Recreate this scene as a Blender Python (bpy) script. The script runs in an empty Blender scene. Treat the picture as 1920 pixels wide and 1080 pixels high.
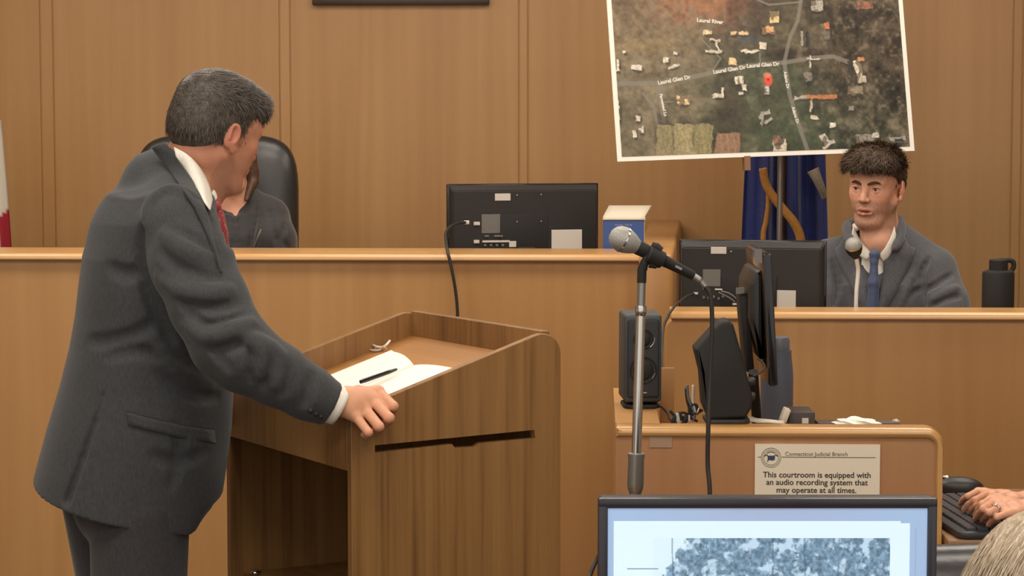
import bpy, bmesh, math, random
import numpy as np
from mathutils import Vector, Matrix, Euler
random.seed(7); np.random.seed(7)
SC = bpy.context.scene
COL = SC.collection
PI = math.pi
# ------------------------------------------------------------------ camera
FPX, CAMH, PITCH = 4200.0, 1.65, math.radians(4.42)
cam_d = bpy.data.cameras.new('camera'); cam_d.sensor_width = 36; cam_d.lens = FPX/1920*36
cam_d.clip_start = .05; cam_d.clip_end = 60
cam = bpy.data.objects.new('camera', cam_d); COL.objects.link(cam)
cam.location = (0, 0, CAMH); cam.rotation_euler = (PI/2-PITCH, 0, 0)
SC.camera = cam
# ------------------------------------------------------------------ world, exposure
w = bpy.data.worlds.new('world'); SC.world = w; w.use_nodes = True
w.node_tree.nodes['Background'].inputs[0].default_value = (1.0, .955, .89, 1)
w.node_tree.nodes['Background'].inputs[1].default_value = .98
SC.view_settings.view_transform = 'Standard'; SC.view_settings.look = 'None'
SC.view_settings.gamma = 1; SC.view_settings.use_curve_mapping = False
SC.view_settings.exposure = 0.06
# ------------------------------------------------------------------ courtroom ceiling lamps plus an added row nearest the camera (housings built below)
LAMPS = [(-2.4, .9), (-.4, .9), (1.6, .9), (-2.4, 3.4), (-.4, 3.4), (1.6, 3.4), (-2.4, 5.9), (-.4, 5.9), (1.6, 5.9), (-2.4, 7.1), (-.4, 7.1), (1.6, 7.1)]  # the nearest row is unseen, added to brighten the upright fronts
LAMP_Z, LAMP_W, LAMP_L = 3.32, 1.2, .6
for lx, ly in LAMPS:
    ld = bpy.data.lights.new('ceiling_lamp_light', 'AREA'); ld.shape = 'RECTANGLE'; ld.size = LAMP_W; ld.size_y = LAMP_L
    ld.energy = {.9: 22, 3.4: 22, 5.9: 20, 7.1: 11}[ly]; ld.color = (1.0, .92, .81)
    lo = bpy.data.objects.new('ceiling_lamp_light', ld); COL.objects.link(lo); lo.location = (lx, ly, LAMP_Z-.03)
# ------------------------------------------------------------------ authoring helpers
CP, SP = math.cos(PITCH), math.sin(PITCH)
CAM = Vector((0, 0, CAMH))
def ray(px, py):
    a, b = (px-960)/FPX, (540-py)/FPX
    return Vector((a, CP+b*SP, -SP+b*CP))
def P(px, py, D):
    d = ray(px, py); return CAM + d*(D/d.y)
def PZ(px, py, z):
    d = ray(px, py); return CAM + d*((z-CAMH)/d.z)
YAW = math.radians(-2.2)                     # the room's walls and benches against the line of sight
RM = Matrix.Rotation(YAW, 4, 'Z')
RMI = RM.inverted()
def L(px, py, yl):                           # point seen at a pixel on the room plane y = yl, in room coordinates
    d = RMI @ ray(px, py); o = RMI @ CAM
    return o + d*((yl-o.y)/d.y)
def lin(c):
    c = c/255.0
    return c/12.92 if c <= .04045 else ((c+.055)/1.055)**2.4
def rgb(r, g, b): return (lin(r), lin(g), lin(b), 1)

def link(o, parent=None):
    COL.objects.link(o)
    if parent is not None: o.parent = parent
    return o
def tag(o, label=None, cat=None, group=None, kind=None):
    if label: o['label'] = label
    if cat: o['category'] = cat
    if group: o['group'] = group
    if kind: o['kind'] = kind
    return o
def empty(name, loc=(0, 0, 0), rz=0, label=None, cat=None, group=None):
    o = bpy.data.objects.new(name, None); COL.objects.link(o); o.location = loc; o.rotation_euler = (0, 0, rz)
    o.empty_display_size = .05
    bpy.context.view_layer.update()
    return tag(o, label, cat, group)

class MB:
    """collects shapes in one bmesh; build() links them as one object. Coordinates are the parent's (or the world's)."""
    def __init__(s): s.bm = bmesh.new()
    def box(s, x0, x1, y0, y1, z0, z1, bev=0, seg=2, M=None):
        g = bmesh.ops.create_cube(s.bm, size=1)
        vs = g['verts']
        for v in vs:
            v.co = Vector((x0+(v.co.x+.5)*(x1-x0), y0+(v.co.y+.5)*(y1-y0), z0+(v.co.z+.5)*(z1-z0)))
        if bev:
            es = list({e for v in vs for e in v.link_edges})
            r = bmesh.ops.bevel(s.bm, geom=es, offset=bev, segments=seg, affect='EDGES', profile=.5)
            vs = list({v for f in r['faces'] for v in f.verts} | {v for v in vs if v.is_valid})
        if M is not None:
            done = set()
            for v in vs:
                if v.is_valid and v not in done: v.co = M @ v.co; done.add(v)
        return s
    def prism(s, pts, a, b, axis='Y', bev=0, seg=2, M=None, bevcap=True):
        """polygon extruded from a to b along the axis; pts are the other two coordinates"""
        def mk(p, t):
            return {'Y': Vector((p[0], t, p[1])), 'X': Vector((t, p[0], p[1])), 'Z': Vector((p[0], p[1], t))}[axis]
        v0 = [s.bm.verts.new(mk(p, a)) for p in pts]; v1 = [s.bm.verts.new(mk(p, b)) for p in pts]
        f0 = s.bm.faces.new(v0); f1 = s.bm.faces.new(list(reversed(v1)))
        n = len(pts); fs = [f0, f1]
        for i in range(n):
            fs.append(s.bm.faces.new((v0[i], v1[i], v1[(i+1) % n], v0[(i+1) % n])))
        vs = v0+v1
        bmesh.ops.recalc_face_normals(s.bm, faces=fs)
        if bev:
            es = [e for e in f0.edges] + [e for e in f1.edges]
            r = bmesh.ops.bevel(s.bm, geom=es, offset=bev, segments=seg, affect='EDGES', profile=.5)
            vs = list({v for f in r['faces'] for v in f.verts} | {v for v in vs if v.is_valid})
        if M is not None:
            for v in set(vs):
                if v.is_valid: v.co = M @ v.co
        return s
    def tube(s, pts, rad, n=10, caps=True):
        pts = [Vector(p) for p in pts]
        R = rad if isinstance(rad, (list, tuple)) else [rad]*len(pts)
        t0 = (pts[1]-pts[0]).normalized()
        up = Vector((0, 0, 1)) if abs(t0.z) < .9 else Vector((1, 0, 0))
        u = t0.cross(up).normalized(); rings = []
        for i, p in enumerate(pts):
            t = (pts[min(i+1, len(pts)-1)]-pts[max(i-1, 0)])
            t = t.normalized() if t.length > 1e-9 else t0
            u = (u - t*u.dot(t)).normalized(); v = t.cross(u)
            rings.append([s.bm.verts.new(p + (u*math.cos(2*PI*k/n)+v*math.sin(2*PI*k/n))*R[i]) for k in range(n)])
        for a, b in zip(rings, rings[1:]):
            for k in range(n): s.bm.faces.new((a[k], a[(k+1) % n], b[(k+1) % n], b[k]))
        if caps:
            s.bm.faces.new(list(reversed(rings[0]))); s.bm.faces.new(rings[-1])
        return s
    def lathe(s, prof, M=None, n=32):
        """prof = (radius, height) from bottom to top, around local Z"""
        rings = []
        for r, z in prof:
            ring = []
            for k in range(n):
                v = Vector((r*math.cos(2*PI*k/n), r*math.sin(2*PI*k/n), z))
                ring.append(s.bm.verts.new(M @ v if M is not None else v))
            rings.append(ring)
        for a, b in zip(rings, rings[1:]):
            for k in range(n): s.bm.faces.new((a[k], a[(k+1) % n], b[(k+1) % n], b[k]))
        s.bm.faces.new(list(reversed(rings[0]))); s.bm.faces.new(rings[-1])
        return s
    def ellipsoid(s, c, r, M=None, n=20):
        g = bmesh.ops.create_uvsphere(s.bm, u_segments=n, v_segments=n//2+2, radius=1)
        for v in g['verts']:
            p = Vector((v.co.x*r[0], v.co.y*r[1], v.co.z*r[2]))
            v.co = (M @ p if M is not None else p) + Vector(c)
        return s
    def grid(s, rows, thick=0, closed=False):
        """surface through rows of points; thick adds a back side"""
        vs = [[s.bm.verts.new(Vector(p)) for p in r] for r in rows]
        for a, b in zip(vs, vs[1:]):
            m = len(a)
            for k in range(m if closed else m-1): s.bm.faces.new((a[k], a[(k+1) % m], b[(k+1) % m], b[k]))
        s.thick = thick
        return s
    def build(s, name, mat, parent=None, smooth=True, angle=35, recalc=True):
        if recalc: bmesh.ops.recalc_face_normals(s.bm, faces=s.bm.faces[:])
        me = bpy.data.meshes.new(name); s.bm.to_mesh(me); s.bm.free()
        o = link(bpy.data.objects.new(name, me), parent)
        me.materials.append(mat)
        if smooth:
            me.shade_smooth()
            if angle and angle < 180: me.set_sharp_from_angle(angle=math.radians(angle))
        if getattr(s, 'thick', 0):
            md = o.modifiers.new('solid', 'SOLIDIFY'); md.thickness = s.thick; md.offset = 0
        return o

def smooth_path(pts, n=8):
    pts = [Vector(p) for p in pts]; out = []
    q = [pts[0]*2-pts[1]] + pts + [pts[-1]*2-pts[-2]]
    for i in range(1, len(q)-2):
        for k in range(n):
            t = k/n
            out.append(.5*((2*q[i]) + (q[i+1]-q[i-1])*t + (2*q[i-1]-5*q[i]+4*q[i+1]-q[i+2])*t*t + (-q[i-1]+3*q[i]-3*q[i+1]+q[i+2])*t**3))
    out.append(pts[-1]); return out
def rounded(pts, r, seg=6):
    """rounds the corners of a polygon; r = radius or list"""
    n = len(pts); out = []
    for i in range(n):
        p = Vector((*pts[i], 0)); a = Vector((*pts[i-1], 0)); b = Vector((*pts[(i+1) % n], 0))
        ri = r[i] if isinstance(r, (list, tuple)) else r
        if ri <= 0: out.append((p.x, p.y)); continue
        d1 = (a-p).normalized(); d2 = (b-p).normalized()
        ang = d1.angle(d2); l = min(ri/math.tan(ang/2), (a-p).length*.49, (b-p).length*.49); rr = l*math.tan(ang/2)
        c = p + (d1+d2).normalized()*(rr/math.sin(ang/2))
        s0 = p+d1*l-c; s1 = p+d2*l-c
        for k in range(seg+1):
            t = k/seg; th = s0.angle(s1) if s0.length > 1e-9 else 0
            v = (s0*math.sin((1-t)*th)+s1*math.sin(t*th))/math.sin(th) if th > 1e-4 else s0
            out.append((c.x+v.x, c.y+v.y))
    return out
# ------------------------------------------------------------------ materials
def mat(name, col, rough=.6, metal=0, spec=.5, bump=None, coat=0, emit=None, emit_s=0, sheen=0, alpha=1, trans=0):
    m = bpy.data.materials.new(name); m.use_nodes = True; nt = m.node_tree; b = nt.nodes['Principled BSDF']
    b.inputs['Base Color'].default_value = col; b.inputs['Roughness'].default_value = rough
    b.inputs['Metallic'].default_value = metal; b.inputs['Specular IOR Level'].default_value = spec
    b.inputs['Coat Weight'].default_value = coat; b.inputs['Sheen Weight'].default_value = sheen
    b.inputs['Transmission Weight'].default_value = trans; b.inputs['Alpha'].default_value = alpha
    if emit: b.inputs['Emission Color'].default_value = emit; b.inputs['Emission Strength'].default_value = emit_s
    if bump:
        sc, st, dist = bump
        tc = nt.nodes.new('ShaderNodeTexCoord'); no = nt.nodes.new('ShaderNodeTexNoise'); bp = nt.nodes.new('ShaderNodeBump')
        no.inputs['Scale'].default_value = sc; no.inputs['Detail'].default_value = 4
        nt.links.new(tc.outputs['Object'], no.inputs['Vector']); nt.links.new(no.outputs['Fac'], bp.inputs['Height'])
        bp.inputs['Strength'].default_value = st; bp.inputs['Distance'].default_value = dist
        nt.links.new(bp.outputs['Normal'], b.inputs['Normal'])
    return m
def noise_col(m, c1, c2, scale, stretch=(1, 1, 1), detail=4, lo=.35, hi=.65, rough_var=0):
    nt = m.node_tree; b = nt.nodes['Principled BSDF']
    tc = nt.nodes.new('ShaderNodeTexCoord'); mp = nt.nodes.new('ShaderNodeMapping'); no = nt.nodes.new('ShaderNodeTexNoise'); cr = nt.nodes.new('ShaderNodeValToRGB')
    mp.inputs['Scale'].default_value = stretch; no.inputs['Scale'].default_value = scale; no.inputs['Detail'].default_value = detail
    cr.color_ramp.elements[0].color = c1; cr.color_ramp.elements[1].color = c2
    cr.color_ramp.elements[0].position = lo; cr.color_ramp.elements[1].position = hi
    nt.links.new(tc.outputs['Object'], mp.inputs[0]); nt.links.new(mp.outputs[0], no.inputs['Vector'])
    nt.links.new(no.outputs['Fac'], cr.inputs[0]); nt.links.new(cr.outputs[0], b.inputs['Base Color'])
    return m
def wood(name, base, dark, light, scale=1.0, axis='Z', fine=.5, rough=.38, figure=.5, coat=.15):
    """veneer: wide soft streaks, cathedral figure and fine pores along the axis"""
    m = bpy.data.materials.new(name); m.use_nodes = True; nt = m.node_tree; b = nt.nodes['Principled BSDF']
    N = nt.nodes.new; K = nt.links.new
    tc = N('ShaderNodeTexCoord')
    def mapped(sc):
        mp = N('ShaderNodeMapping'); mp.inputs['Scale'].default_value = sc; K(tc.outputs['Object'], mp.inputs[0]); return mp.outputs[0]
    def st(a, l):   # across / along the grain
        v = [a*scale]*3; v['XYZ'.index(axis)] = l*scale; return v
    def noise(vec, s, d, dist=0):
        n = N('ShaderNodeTexNoise'); n.inputs['Scale'].default_value = s; n.inputs['Detail'].default_value = d
        n.inputs['Distortion'].default_value = dist; K(vec, n.inputs['Vector']); return n.outputs['Fac']
    wide = noise(mapped(st(5, .35)), 1, 3, .4)
    wv = N('ShaderNodeTexWave'); wv.wave_type = 'BANDS'; wv.bands_direction = 'X'
    wv.inputs['Scale'].default_value = 2.2; wv.inputs['Distortion'].default_value = 9; wv.inputs['Detail'].default_value = 2; wv.inputs['Detail Scale'].default_value = .8
    K(mapped(st(2.2, .22)), wv.inputs['Vector'])
    pores = noise(mapped(st(95, 2.4)), 1, 3)
    fig = noise(mapped(st(26, .8)), 1, 4, .6)
    cr = N('ShaderNodeValToRGB'); e = cr.color_ramp.elements
    e[0].position = .28; e[0].color = dark; e[1].position = .74; e[1].color = light
    e2 = cr.color_ramp.elements.new(.5); e2.color = base
    def mixv(a, bb, f):
        x = N('ShaderNodeMix'); x.data_type = 'FLOAT'; x.inputs[0].default_value = f; K(a, x.inputs[2]); K(bb, x.inputs[3]); return x.outputs[0]
    v = mixv(wide, wv.outputs['Fac'], figure*.35)
    v = mixv(v, fig, .32)
    v = mixv(v, pores, fine*.45)
    K(v, cr.inputs[0]); K(cr.outputs[0], b.inputs['Base Color'])
    b.inputs['Roughness'].default_value = rough; b.inputs['Coat Weight'].default_value = coat; b.inputs['Coat Roughness'].default_value = .3
    bp = N('ShaderNodeBump'); bp.inputs['Strength'].default_value = .12; bp.inputs['Distance'].default_value = .0006
    K(pores, bp.inputs['Height']); K(bp.outputs['Normal'], b.inputs['Normal'])
    return m
def fabric(name, c1, c2, rough=.85, sheen=.25):
    m = mat(name, c1, rough, spec=.25, sheen=sheen, bump=(900, .25, .0008))
    noise_col(m, c1, c2, 260, (1, 1, .35), 3, .3, .7)
    m.node_tree.nodes['Principled BSDF'].inputs['Sheen Roughness'].default_value = .5
    return m
def vcol(name, rough=.6, spec=.3, emit=0, sss=0, bump=None):
    m = mat(name, (1, 1, 1, 1), rough, spec=spec, bump=bump); nt = m.node_tree; b = nt.nodes['Principled BSDF']
    a = nt.nodes.new('ShaderNodeVertexColor'); a.layer_name = 'Col'
    nt.links.new(a.outputs['Color'], b.inputs['Base Color'])
    if sss:
        b.inputs['Subsurface Weight'].default_value = sss; b.inputs['Subsurface Radius'].default_value = (.012, .005, .003); b.inputs['Subsurface Scale'].default_value = 1
    if emit:
        nt.links.new(a.outputs['Color'], b.inputs['Emission Color']); b.inputs['Emission Strength'].default_value = emit
    return m
M = {}
M['veneer'] = wood('oak_veneer', rgb(182, 137, 86), rgb(172, 126, 76), rgb(192, 148, 96), fine=.15, figure=.3, coat=.05)
M['front'] = wood('oak_bench_front', rgb(182, 134, 81), rgb(172, 123, 71), rgb(192, 145, 91), fine=.15, figure=.3, coat=.05)
M['ledge'] = wood('oak_ledge', rgb(196, 148, 90), rgb(178, 128, 72), rgb(214, 168, 108), axis='X', fine=.3, figure=.3, rough=.28, coat=.5)
M['lectern'] = wood('lectern_laminate', rgb(138, 99, 56), rgb(94, 62, 31), rgb(154, 114, 68), fine=1.0, figure=.8, rough=.42, coat=.1)
M['tray'] = wood('lectern_tray', rgb(170, 118, 62), rgb(150, 100, 50), rgb(186, 134, 76), axis='Y', fine=.4, figure=.4, rough=.4)
M['black'] = mat('black_plastic', rgb(44, 41, 39), .42, spec=.4)
M['black2'] = mat('black_plastic_matt', rgb(38, 36, 35), .65, spec=.3, bump=(400, .15, .0005))
M['gloss'] = mat('black_gloss', rgb(30, 29, 32), .16, spec=.5)
M['rubber'] = mat('black_rubber', rgb(40, 36, 34), .55)
M['leather'] = mat('black_leather', rgb(42, 40, 40), .33, spec=.55, bump=(60, .25, .002))
M['chrome'] = mat('chrome', (.62, .60, .57, 1), .2, 1)
M['steel'] = mat('brushed_steel', (.30, .29, .27, 1), .38, .8)
M['grille'] = mat('steel_mesh', (.42, .41, .38, 1), .45, .75, bump=(900, .9, .002))
M['white'] = mat('white_paper', rgb(246, 240, 228), .7)
M['label'] = mat('printed_label', rgb(205, 198, 188), .6)
M['greylabel'] = mat('grey_label', rgb(110, 107, 102), .5)
M['ink'] = mat('black_ink', rgb(60, 52, 46), .7)
M['cream'] = mat('cream_card', rgb(205, 192, 172), .65)
M['carpet'] = noise_col(mat('carpet', rgb(84, 72, 66), .95, spec=.1), rgb(74, 62, 58), rgb(96, 84, 76), 90)
M['ceiling'] = mat('ceiling_tile', rgb(214, 208, 198), .9, bump=(120, .4, .003))
M['lampglow'] = mat('lamp_diffuser', rgb(240, 235, 225), .5, emit=(1, .92, .8, 1), emit_s=3.0)
M['plaster'] = mat('wall_plaster', rgb(190, 172, 150), .85)
# ================================================================== the room
def struct(o, name=None):
    o['kind'] = 'structure'; return o
room = []
o = MB().box(-5, 5, -1.5, 9.6, -.08, 0).build('floor', M['carpet'], smooth=False); struct(o)
o = MB().box(-5, 5, 0, 9.6, 3.4, 3.48).build('ceiling', M['ceiling'], smooth=False); struct(o)
o = MB().box(-5.1, -5, -1.5, 9.6, 0, 3.4).build('wall_left', M['plaster'], smooth=False); struct(o)
o = MB().box(5, 5.1, -1.5, 9.6, 0, 3.4).build('wall_right', M['plaster'], smooth=False); struct(o)
# panelled back wall: veneer panels, grooves either side of narrow battens
WY = 9.0
gx = [L(x, 200, WY).x for x in (77, 101, 525, 545, 973, 990, 1420, 1438, 1898, 1916)]
mb = MB()
mb.box(-5.05, 5.05, WY+.006, WY+.14, 0, 3.4)
edges = [-5.05] + gx + [5.05]
for a, b in zip(edges, edges[1:]):
    mb.box(a+.0025, b-.0025, WY, WY+.03, .1, 3.4, bev=.002)
o = mb.build('wall_back', M['veneer'], smooth=False); o.rotation_euler.z = YAW; struct(o)
o = MB().box(-5, 5, WY-.015, WY-.001, 0, .1, bev=.004).build('baseboard_back', M['front']); o.rotation_euler.z = YAW; struct(o)
for i, (lx, ly) in enumerate(LAMPS):
    where = {.9: 'added nearest', 3.4: 'second', 5.9: 'third', 7.1: 'rearmost'}[ly] + ' row, ' + {-2.4: 'left', -.4: 'centre', 1.6: 'right'}[lx]
    t = empty('ceiling_light', (lx, ly, 3.4), 0, 'flat recessed ceiling light panel, ' + where, 'ceiling light', 'ceiling light panels')
    h, v = LAMP_W/2+.03, LAMP_L/2+.03
    f = MB()
    f.box(-h, h, -v, -v+.03, -.06, 0); f.box(-h, h, v-.03, v, -.06, 0); f.box(-h, -h+.03, -v+.03, v-.03, -.06, 0); f.box(h-.03, h, -v+.03, v-.03, -.06, 0)
    f.build('light_frame', M['ceiling'], t, smooth=False)
    MB().box(-h+.03, h-.03, -v+.03, v-.03, -.035, -.02).build('diffuser', M['lampglow'], t, smooth=False)

def rthing(name, label, cat, loc, group=None):        # a thing squared to the room; loc is in room coordinates
    return empty(name, RM @ Vector(loc), YAW, label, cat, group)
def nosing(x0, x1, y0, y1, z1, t, r, right_round=0):
    pts = [(y1, z1-t), (y1, z1)]
    for k in range(9):
        a = PI/2*k/8; pts.append((y0+r-r*math.sin(a), z1-r+r*math.cos(a)))
    pts.append((y0, z1-t+.004)); pts.append((y0+.004, z1-t))
    return MB().prism(pts, x0, x1, 'X')
# ------------------------------------------------------------------ judge's bench (raised)
JY, JT = 6.75, 1.23
jx1 = L(1262, 520, JY).x
t = rthing('judge_bench', 'long oak veneered judge bench with pale rounded ledge, behind the lectern', 'judge bench', (-1.2, JY, 0))
ox = -1.2
pts = rounded([(-3.3, 0), (jx1-ox, 0), (jx1-ox, .12), (-3.3, .12)], [0, .03, 0, 0])
MB().prism([(-3.3, .02), (jx1-ox, .02), (jx1-ox, .14), (-3.3, .14)], 0, JT-.022, 'Z').build('front_panel', M['front'], t)
nosing(-3.3, L(1206, 480, JY).x-ox, 0, .30, JT, .022, .018).build('ledge', M['ledge'], t)
MB().box(-3.3, .2-ox, .15, 1.3, JT-.16, JT-.13).build('desktop', M['ledge'], t)
MB().box(-3.3, jx1-ox-.1, .14, 2.24, 0, .35).build('platform', M['carpet'], t)
# side partition of the bench running back to the wall
a0, a1 = L(1198, 481, JY), L(1262, 481, JY+.01); b0 = PZ(1224, 376, JT); b1 = PZ(1285, 376, JT)
b0, b1 = RMI @ b0, RMI @ b1
yb = WY-.02
s0 = (b0.x-a0.x)/(b0.y-a0.y); s1 = (b1.x-a1.x)/(b1.y-a1.y)
q = [(a0.x-ox, -.003), (a1.x-ox, -.003), (a1.x+s1*(yb-JY)-ox, yb-JY), (a0.x+s0*(yb-JY)-ox, yb-JY)]
MB().prism(rounded(q, [0.005, .02, 0, 0]), 0, JT+.001, 'Z', bev=.012, seg=3).build('side_partition', M['front'], t)
# ------------------------------------------------------------------ witness stand
VY, VT = 6.1, 1.115
vx0 = L(1250, 640, VY).x
t = rthing('witness_stand', 'oak veneered witness stand with pale rounded ledge, lower than the judge bench', 'witness stand', (vx0, VY, 0))
pts = rounded([(0, 0), (3.2, 0), (3.2, VT-.022), (0, VT-.022)], [0, 0, 0, .03])
MB().prism(pts, .015, .1, 'Y').build('front_panel', M['front'], t)
nosing(.012, 3.2, 0, .16, VT, .022, .018).build('ledge', M['ledge'], t)
MB().box(.03, 3.2, .11, .48, VT-.2, VT-.17).build('desktop', M['ledge'], t)
MB().box(.30, 3.2, .1, 2.8, 0, .25).build('platform', M['carpet'], t)
# ------------------------------------------------------------------ clerk's counter with sign
CY, CT = 4.72, .99
cx0, cx1 = L(1154, 850, CY).x, L(1770, 850, CY).x
W = cx1-cx0
t = rthing('clerk_counter', 'oak front counter with rounded right corner that carries the white sign', 'counter', (cx0, CY, 0))
MB().prism(rounded([(0, 0), (W-.012, 0), (W-.012, CT-.012), (0, CT-.012)], [0, 0, .028, 0]), .008, .06, 'Y').build('front_panel', wood('counter_front', rgb(166, 118, 78), rgb(154, 106, 66), rgb(174, 128, 88), fine=.25, figure=.3), t)
# solid edge strip along the top and down the right side
out = rounded([(0, 0), (W, 0), (W, CT), (0, CT)], [0, 0, .036, .006]); inn = rounded([(W-.016, 0), (W-.016, CT-.024), (0, CT-.024)], [0, .022, 0])
strip = [(W, 0)] + [p for p in out if not (p[1] == 0)]
strip = strip + list(reversed(inn))
MB().prism(strip, 0, .075, 'Y', bev=.013, seg=4).build('edge_trim', M['ledge'], t)
MB().prism([(0, .0), (0, CT-.001), (.66*0+.62, CT-.001), (.62, 0)], .0, L(1236, 790, CY+.1).x-cx0, 'X').build('side_return', M['front'], t).location = (0, .07, 0)
MB().box(L(1240, 790, CY+.1).x-cx0, W-.02, .075, .58, CT-.145, CT-.12).build('inner_shelf', M['tray'], t)
MB().box(.09, W-.02, .64, .68, 0, CT-.3).build('rear_panel', M['front'], t)
# tape patch
tp = L(1239, 826, CY)
MB().box(-.024, .024, -.0012, .0004, -.016, .02).build('tape_patch', mat('frosted_tape', rgb(158, 128, 104), .35), t).location = (tp.x-cx0, .0075, tp.z)
# desk beside the counter where the hands type
DZ = .76
dk = rthing('clerk_desk', 'low wooden desk with dark front seam, under the keyboard and mouse', 'desk', (cx1+.004, 4.68, 0))
MB().box(0, .45, 0, .66, DZ-.03, DZ, bev=.004).build('desktop', wood('desk_top', rgb(140, 104, 72), rgb(124, 90, 60), rgb(150, 114, 82), axis='X', fine=.3, figure=.2), dk)
MB().box(0.0, .45, .03, .05, DZ-.16, DZ-.034).build('apron', M['front'], dk)
MB().box(0.0, .03, .06, .62, 0, DZ-.03).build('leg', M['front'], dk)
MB().box(.41, .44, .06, .62, 0, DZ-.03).build('leg', M['front'], dk)
# ================================================================== lectern
lo = Vector((-.318, 4.4, 0)); la = math.atan2(.52, .854)
t = empty('lectern', lo, la, 'brown laminate lectern with sloped top and open shelf, front centre of the courtroom', 'lectern')
# local x = depth (away from the speaker), local y = across, to the far side
LD, LW, TH = .492, .605, .019
zn, zf = 1.063, 1.212
side = rounded([(0, .0), (LD, .0), (LD, zf), (0, zn)], [0, 0, .045, .02], 8)
sl = (zf-zn)/LD
# right side panel with the cut slot
bm = MB(); bm.prism(side, 0, TH, 'Y', bev=.0012, seg=1)
sp = bm.build('side_panel', M['lectern'], t)
cut = MB()
def slotx(px, py):
    # point seen at the pixel on the outer face of the near side panel
    n = Vector((math.sin(la), -math.cos(la), 0)); d = ray(px, py); k = (lo-CAM).dot(n)/d.dot(n); p = CAM+d*k-lo
    return (p.x*math.cos(la)+p.y*math.sin(la), p.z)
sq = [slotx(*p) for p in ((703, 835), (1002, 806), (1004, 822), (903, 831), (893, 838), (853, 840), (848, 833), (703, 849))]
cut.prism(sq, -.05, .05, 'Y'); co = cut.build('slot_cutter', M['lectern'], None, smooth=False)
co.matrix_world = Matrix.Translation(lo) @ Matrix.Rotation(la, 4, 'Z')
bpy.context.view_layer.update()
md = sp.modifiers.new('slot', 'BOOLEAN'); md.object = co; md.solver = 'EXACT'; md.operation = 'DIFFERENCE'
dg = bpy.context.evaluated_depsgraph_get(); me = bpy.data.meshes.new_from_object(sp.evaluated_get(dg))
sp.modifiers.clear(); sp.data = me; bpy.data.objects.remove(co)
MB().prism(side, LW-TH, LW, 'Y', bev=.0012, seg=1).build('side_panel', M['lectern'], t)
bt = .058
MB().box(LD-.035, LD-.016, TH, LW-TH, .05, zf-.012, bev=.001, seg=1).build('back_panel', M['lectern'], t)
# tray slopes parallel to the sides' top edges
MB().prism([(.0185, zn-bt+sl*.0185), (LD-.036, zn-bt+sl*(LD-.036)), (LD-.036, zn-bt-.018+sl*(LD-.036)), (.0185, zn-bt-.018+sl*.0185)], TH+.0005, LW-TH-.0005, 'Y').build('tray', M['tray'], t)
MB().box(.0005, .018, TH+.0005, LW-TH-.0005, zn-bt-.062, zn-.006, bev=.001, seg=1).build('front_apron', M['lectern'], t)
MB().box(.03, LD-.037, TH, LW-TH, .617, .635).build('shelf', M['lectern'], t)
MB().box(.03, LD-.037, TH, LW-TH, .06, .078).build('bottom_shelf', M['lectern'], t)
MB().box(.03, .1, TH+.001, LW-TH-.001, .0, .059).build('toe_kick', M['lectern'], t)
MB().ellipsoid((.045, LW-.05, .64), (.014, .012, .006)).build('shelf_pin', M['chrome'], t)
LM = Matrix.Translation(lo) @ Matrix.Rotation(la, 4, 'Z')          # lectern frame
LMi = LM.inverted()
tray_rot = math.atan(sl)
def on_tray(px, py, up=0.0):
    """the point of the tray's surface seen at a pixel (lectern frame x, y, z)"""
    d = LMi.to_3x3() @ ray(px, py); o = LMi @ CAM
    # plane z = zn-bt + sl*x + up
    k = (zn-bt+up - o.z + sl*o.x)/(d.z - sl*d.x); return o+d*k
# open notebook
c = [on_tray(595, 693, .01), on_tray(726, 655, .01), on_tray(777, 679, .01), on_tray(822, 688, .01)]
nb = empty('notebook', LM @ on_tray(700, 700), 0, 'open white notebook lying on the sloped tray of the lectern', 'notebook')
def page(x0, xa, ya, yb, hump, lift=.004, xb=None):
    rows = []
    for i in range(13):
        r = []
        for j in range(15):
            u = j/14; y = ya+(yb-ya)*u; x = x0+(xa+((xb or xa)-xa)*u-x0)*i/12
            z = zn-bt+sl*x + lift + hump*math.sin(min(1, u*1.15)*PI)**.8*(1-u*.45) + .001
            r.append(LM @ Vector((x, y, z)))
        rows.append(r)
    return rows
ym = on_tray(776, 679, .012).y; xe = on_tray(776, 679, .012).x
yl = on_tray(724, 655, .012).y
yr = TH+.012
xs = .012
nbi = nb.matrix_world.inverted()
for nm, a, b, xo in (('page', ym+.001, yl, on_tray(724, 655, .005).x), ('page', ym-.001, yr, on_tray(822, 688, .005).x)):
    rows = [[nbi @ p for p in r] for r in page(xs+.052, xe, a, b, .009, xb=xo)]
    g = MB().grid(rows, .0015); g.build(nm, M['white'], nb)
    rows = [[nbi @ p for p in r] for r in page(xs+.052, xe-.001, a, b, .006, .0015, xb=xo-.001)]
    MB().grid(rows, .004).build('page_block', M['white'], nb)
a, b = LM @ on_tray(676, 716, .034), LM @ on_tray(745, 692, .022)
pn = MB().tube([a, a.lerp(b, .1), a.lerp(b, .75), a.lerp(b, .97), b], [.0042, .005, .0045, .003, .001], 12).build('pen', M['gloss'])
tag(pn, 'slim black pen lying along the fold of the open notebook', 'pen')
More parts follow.
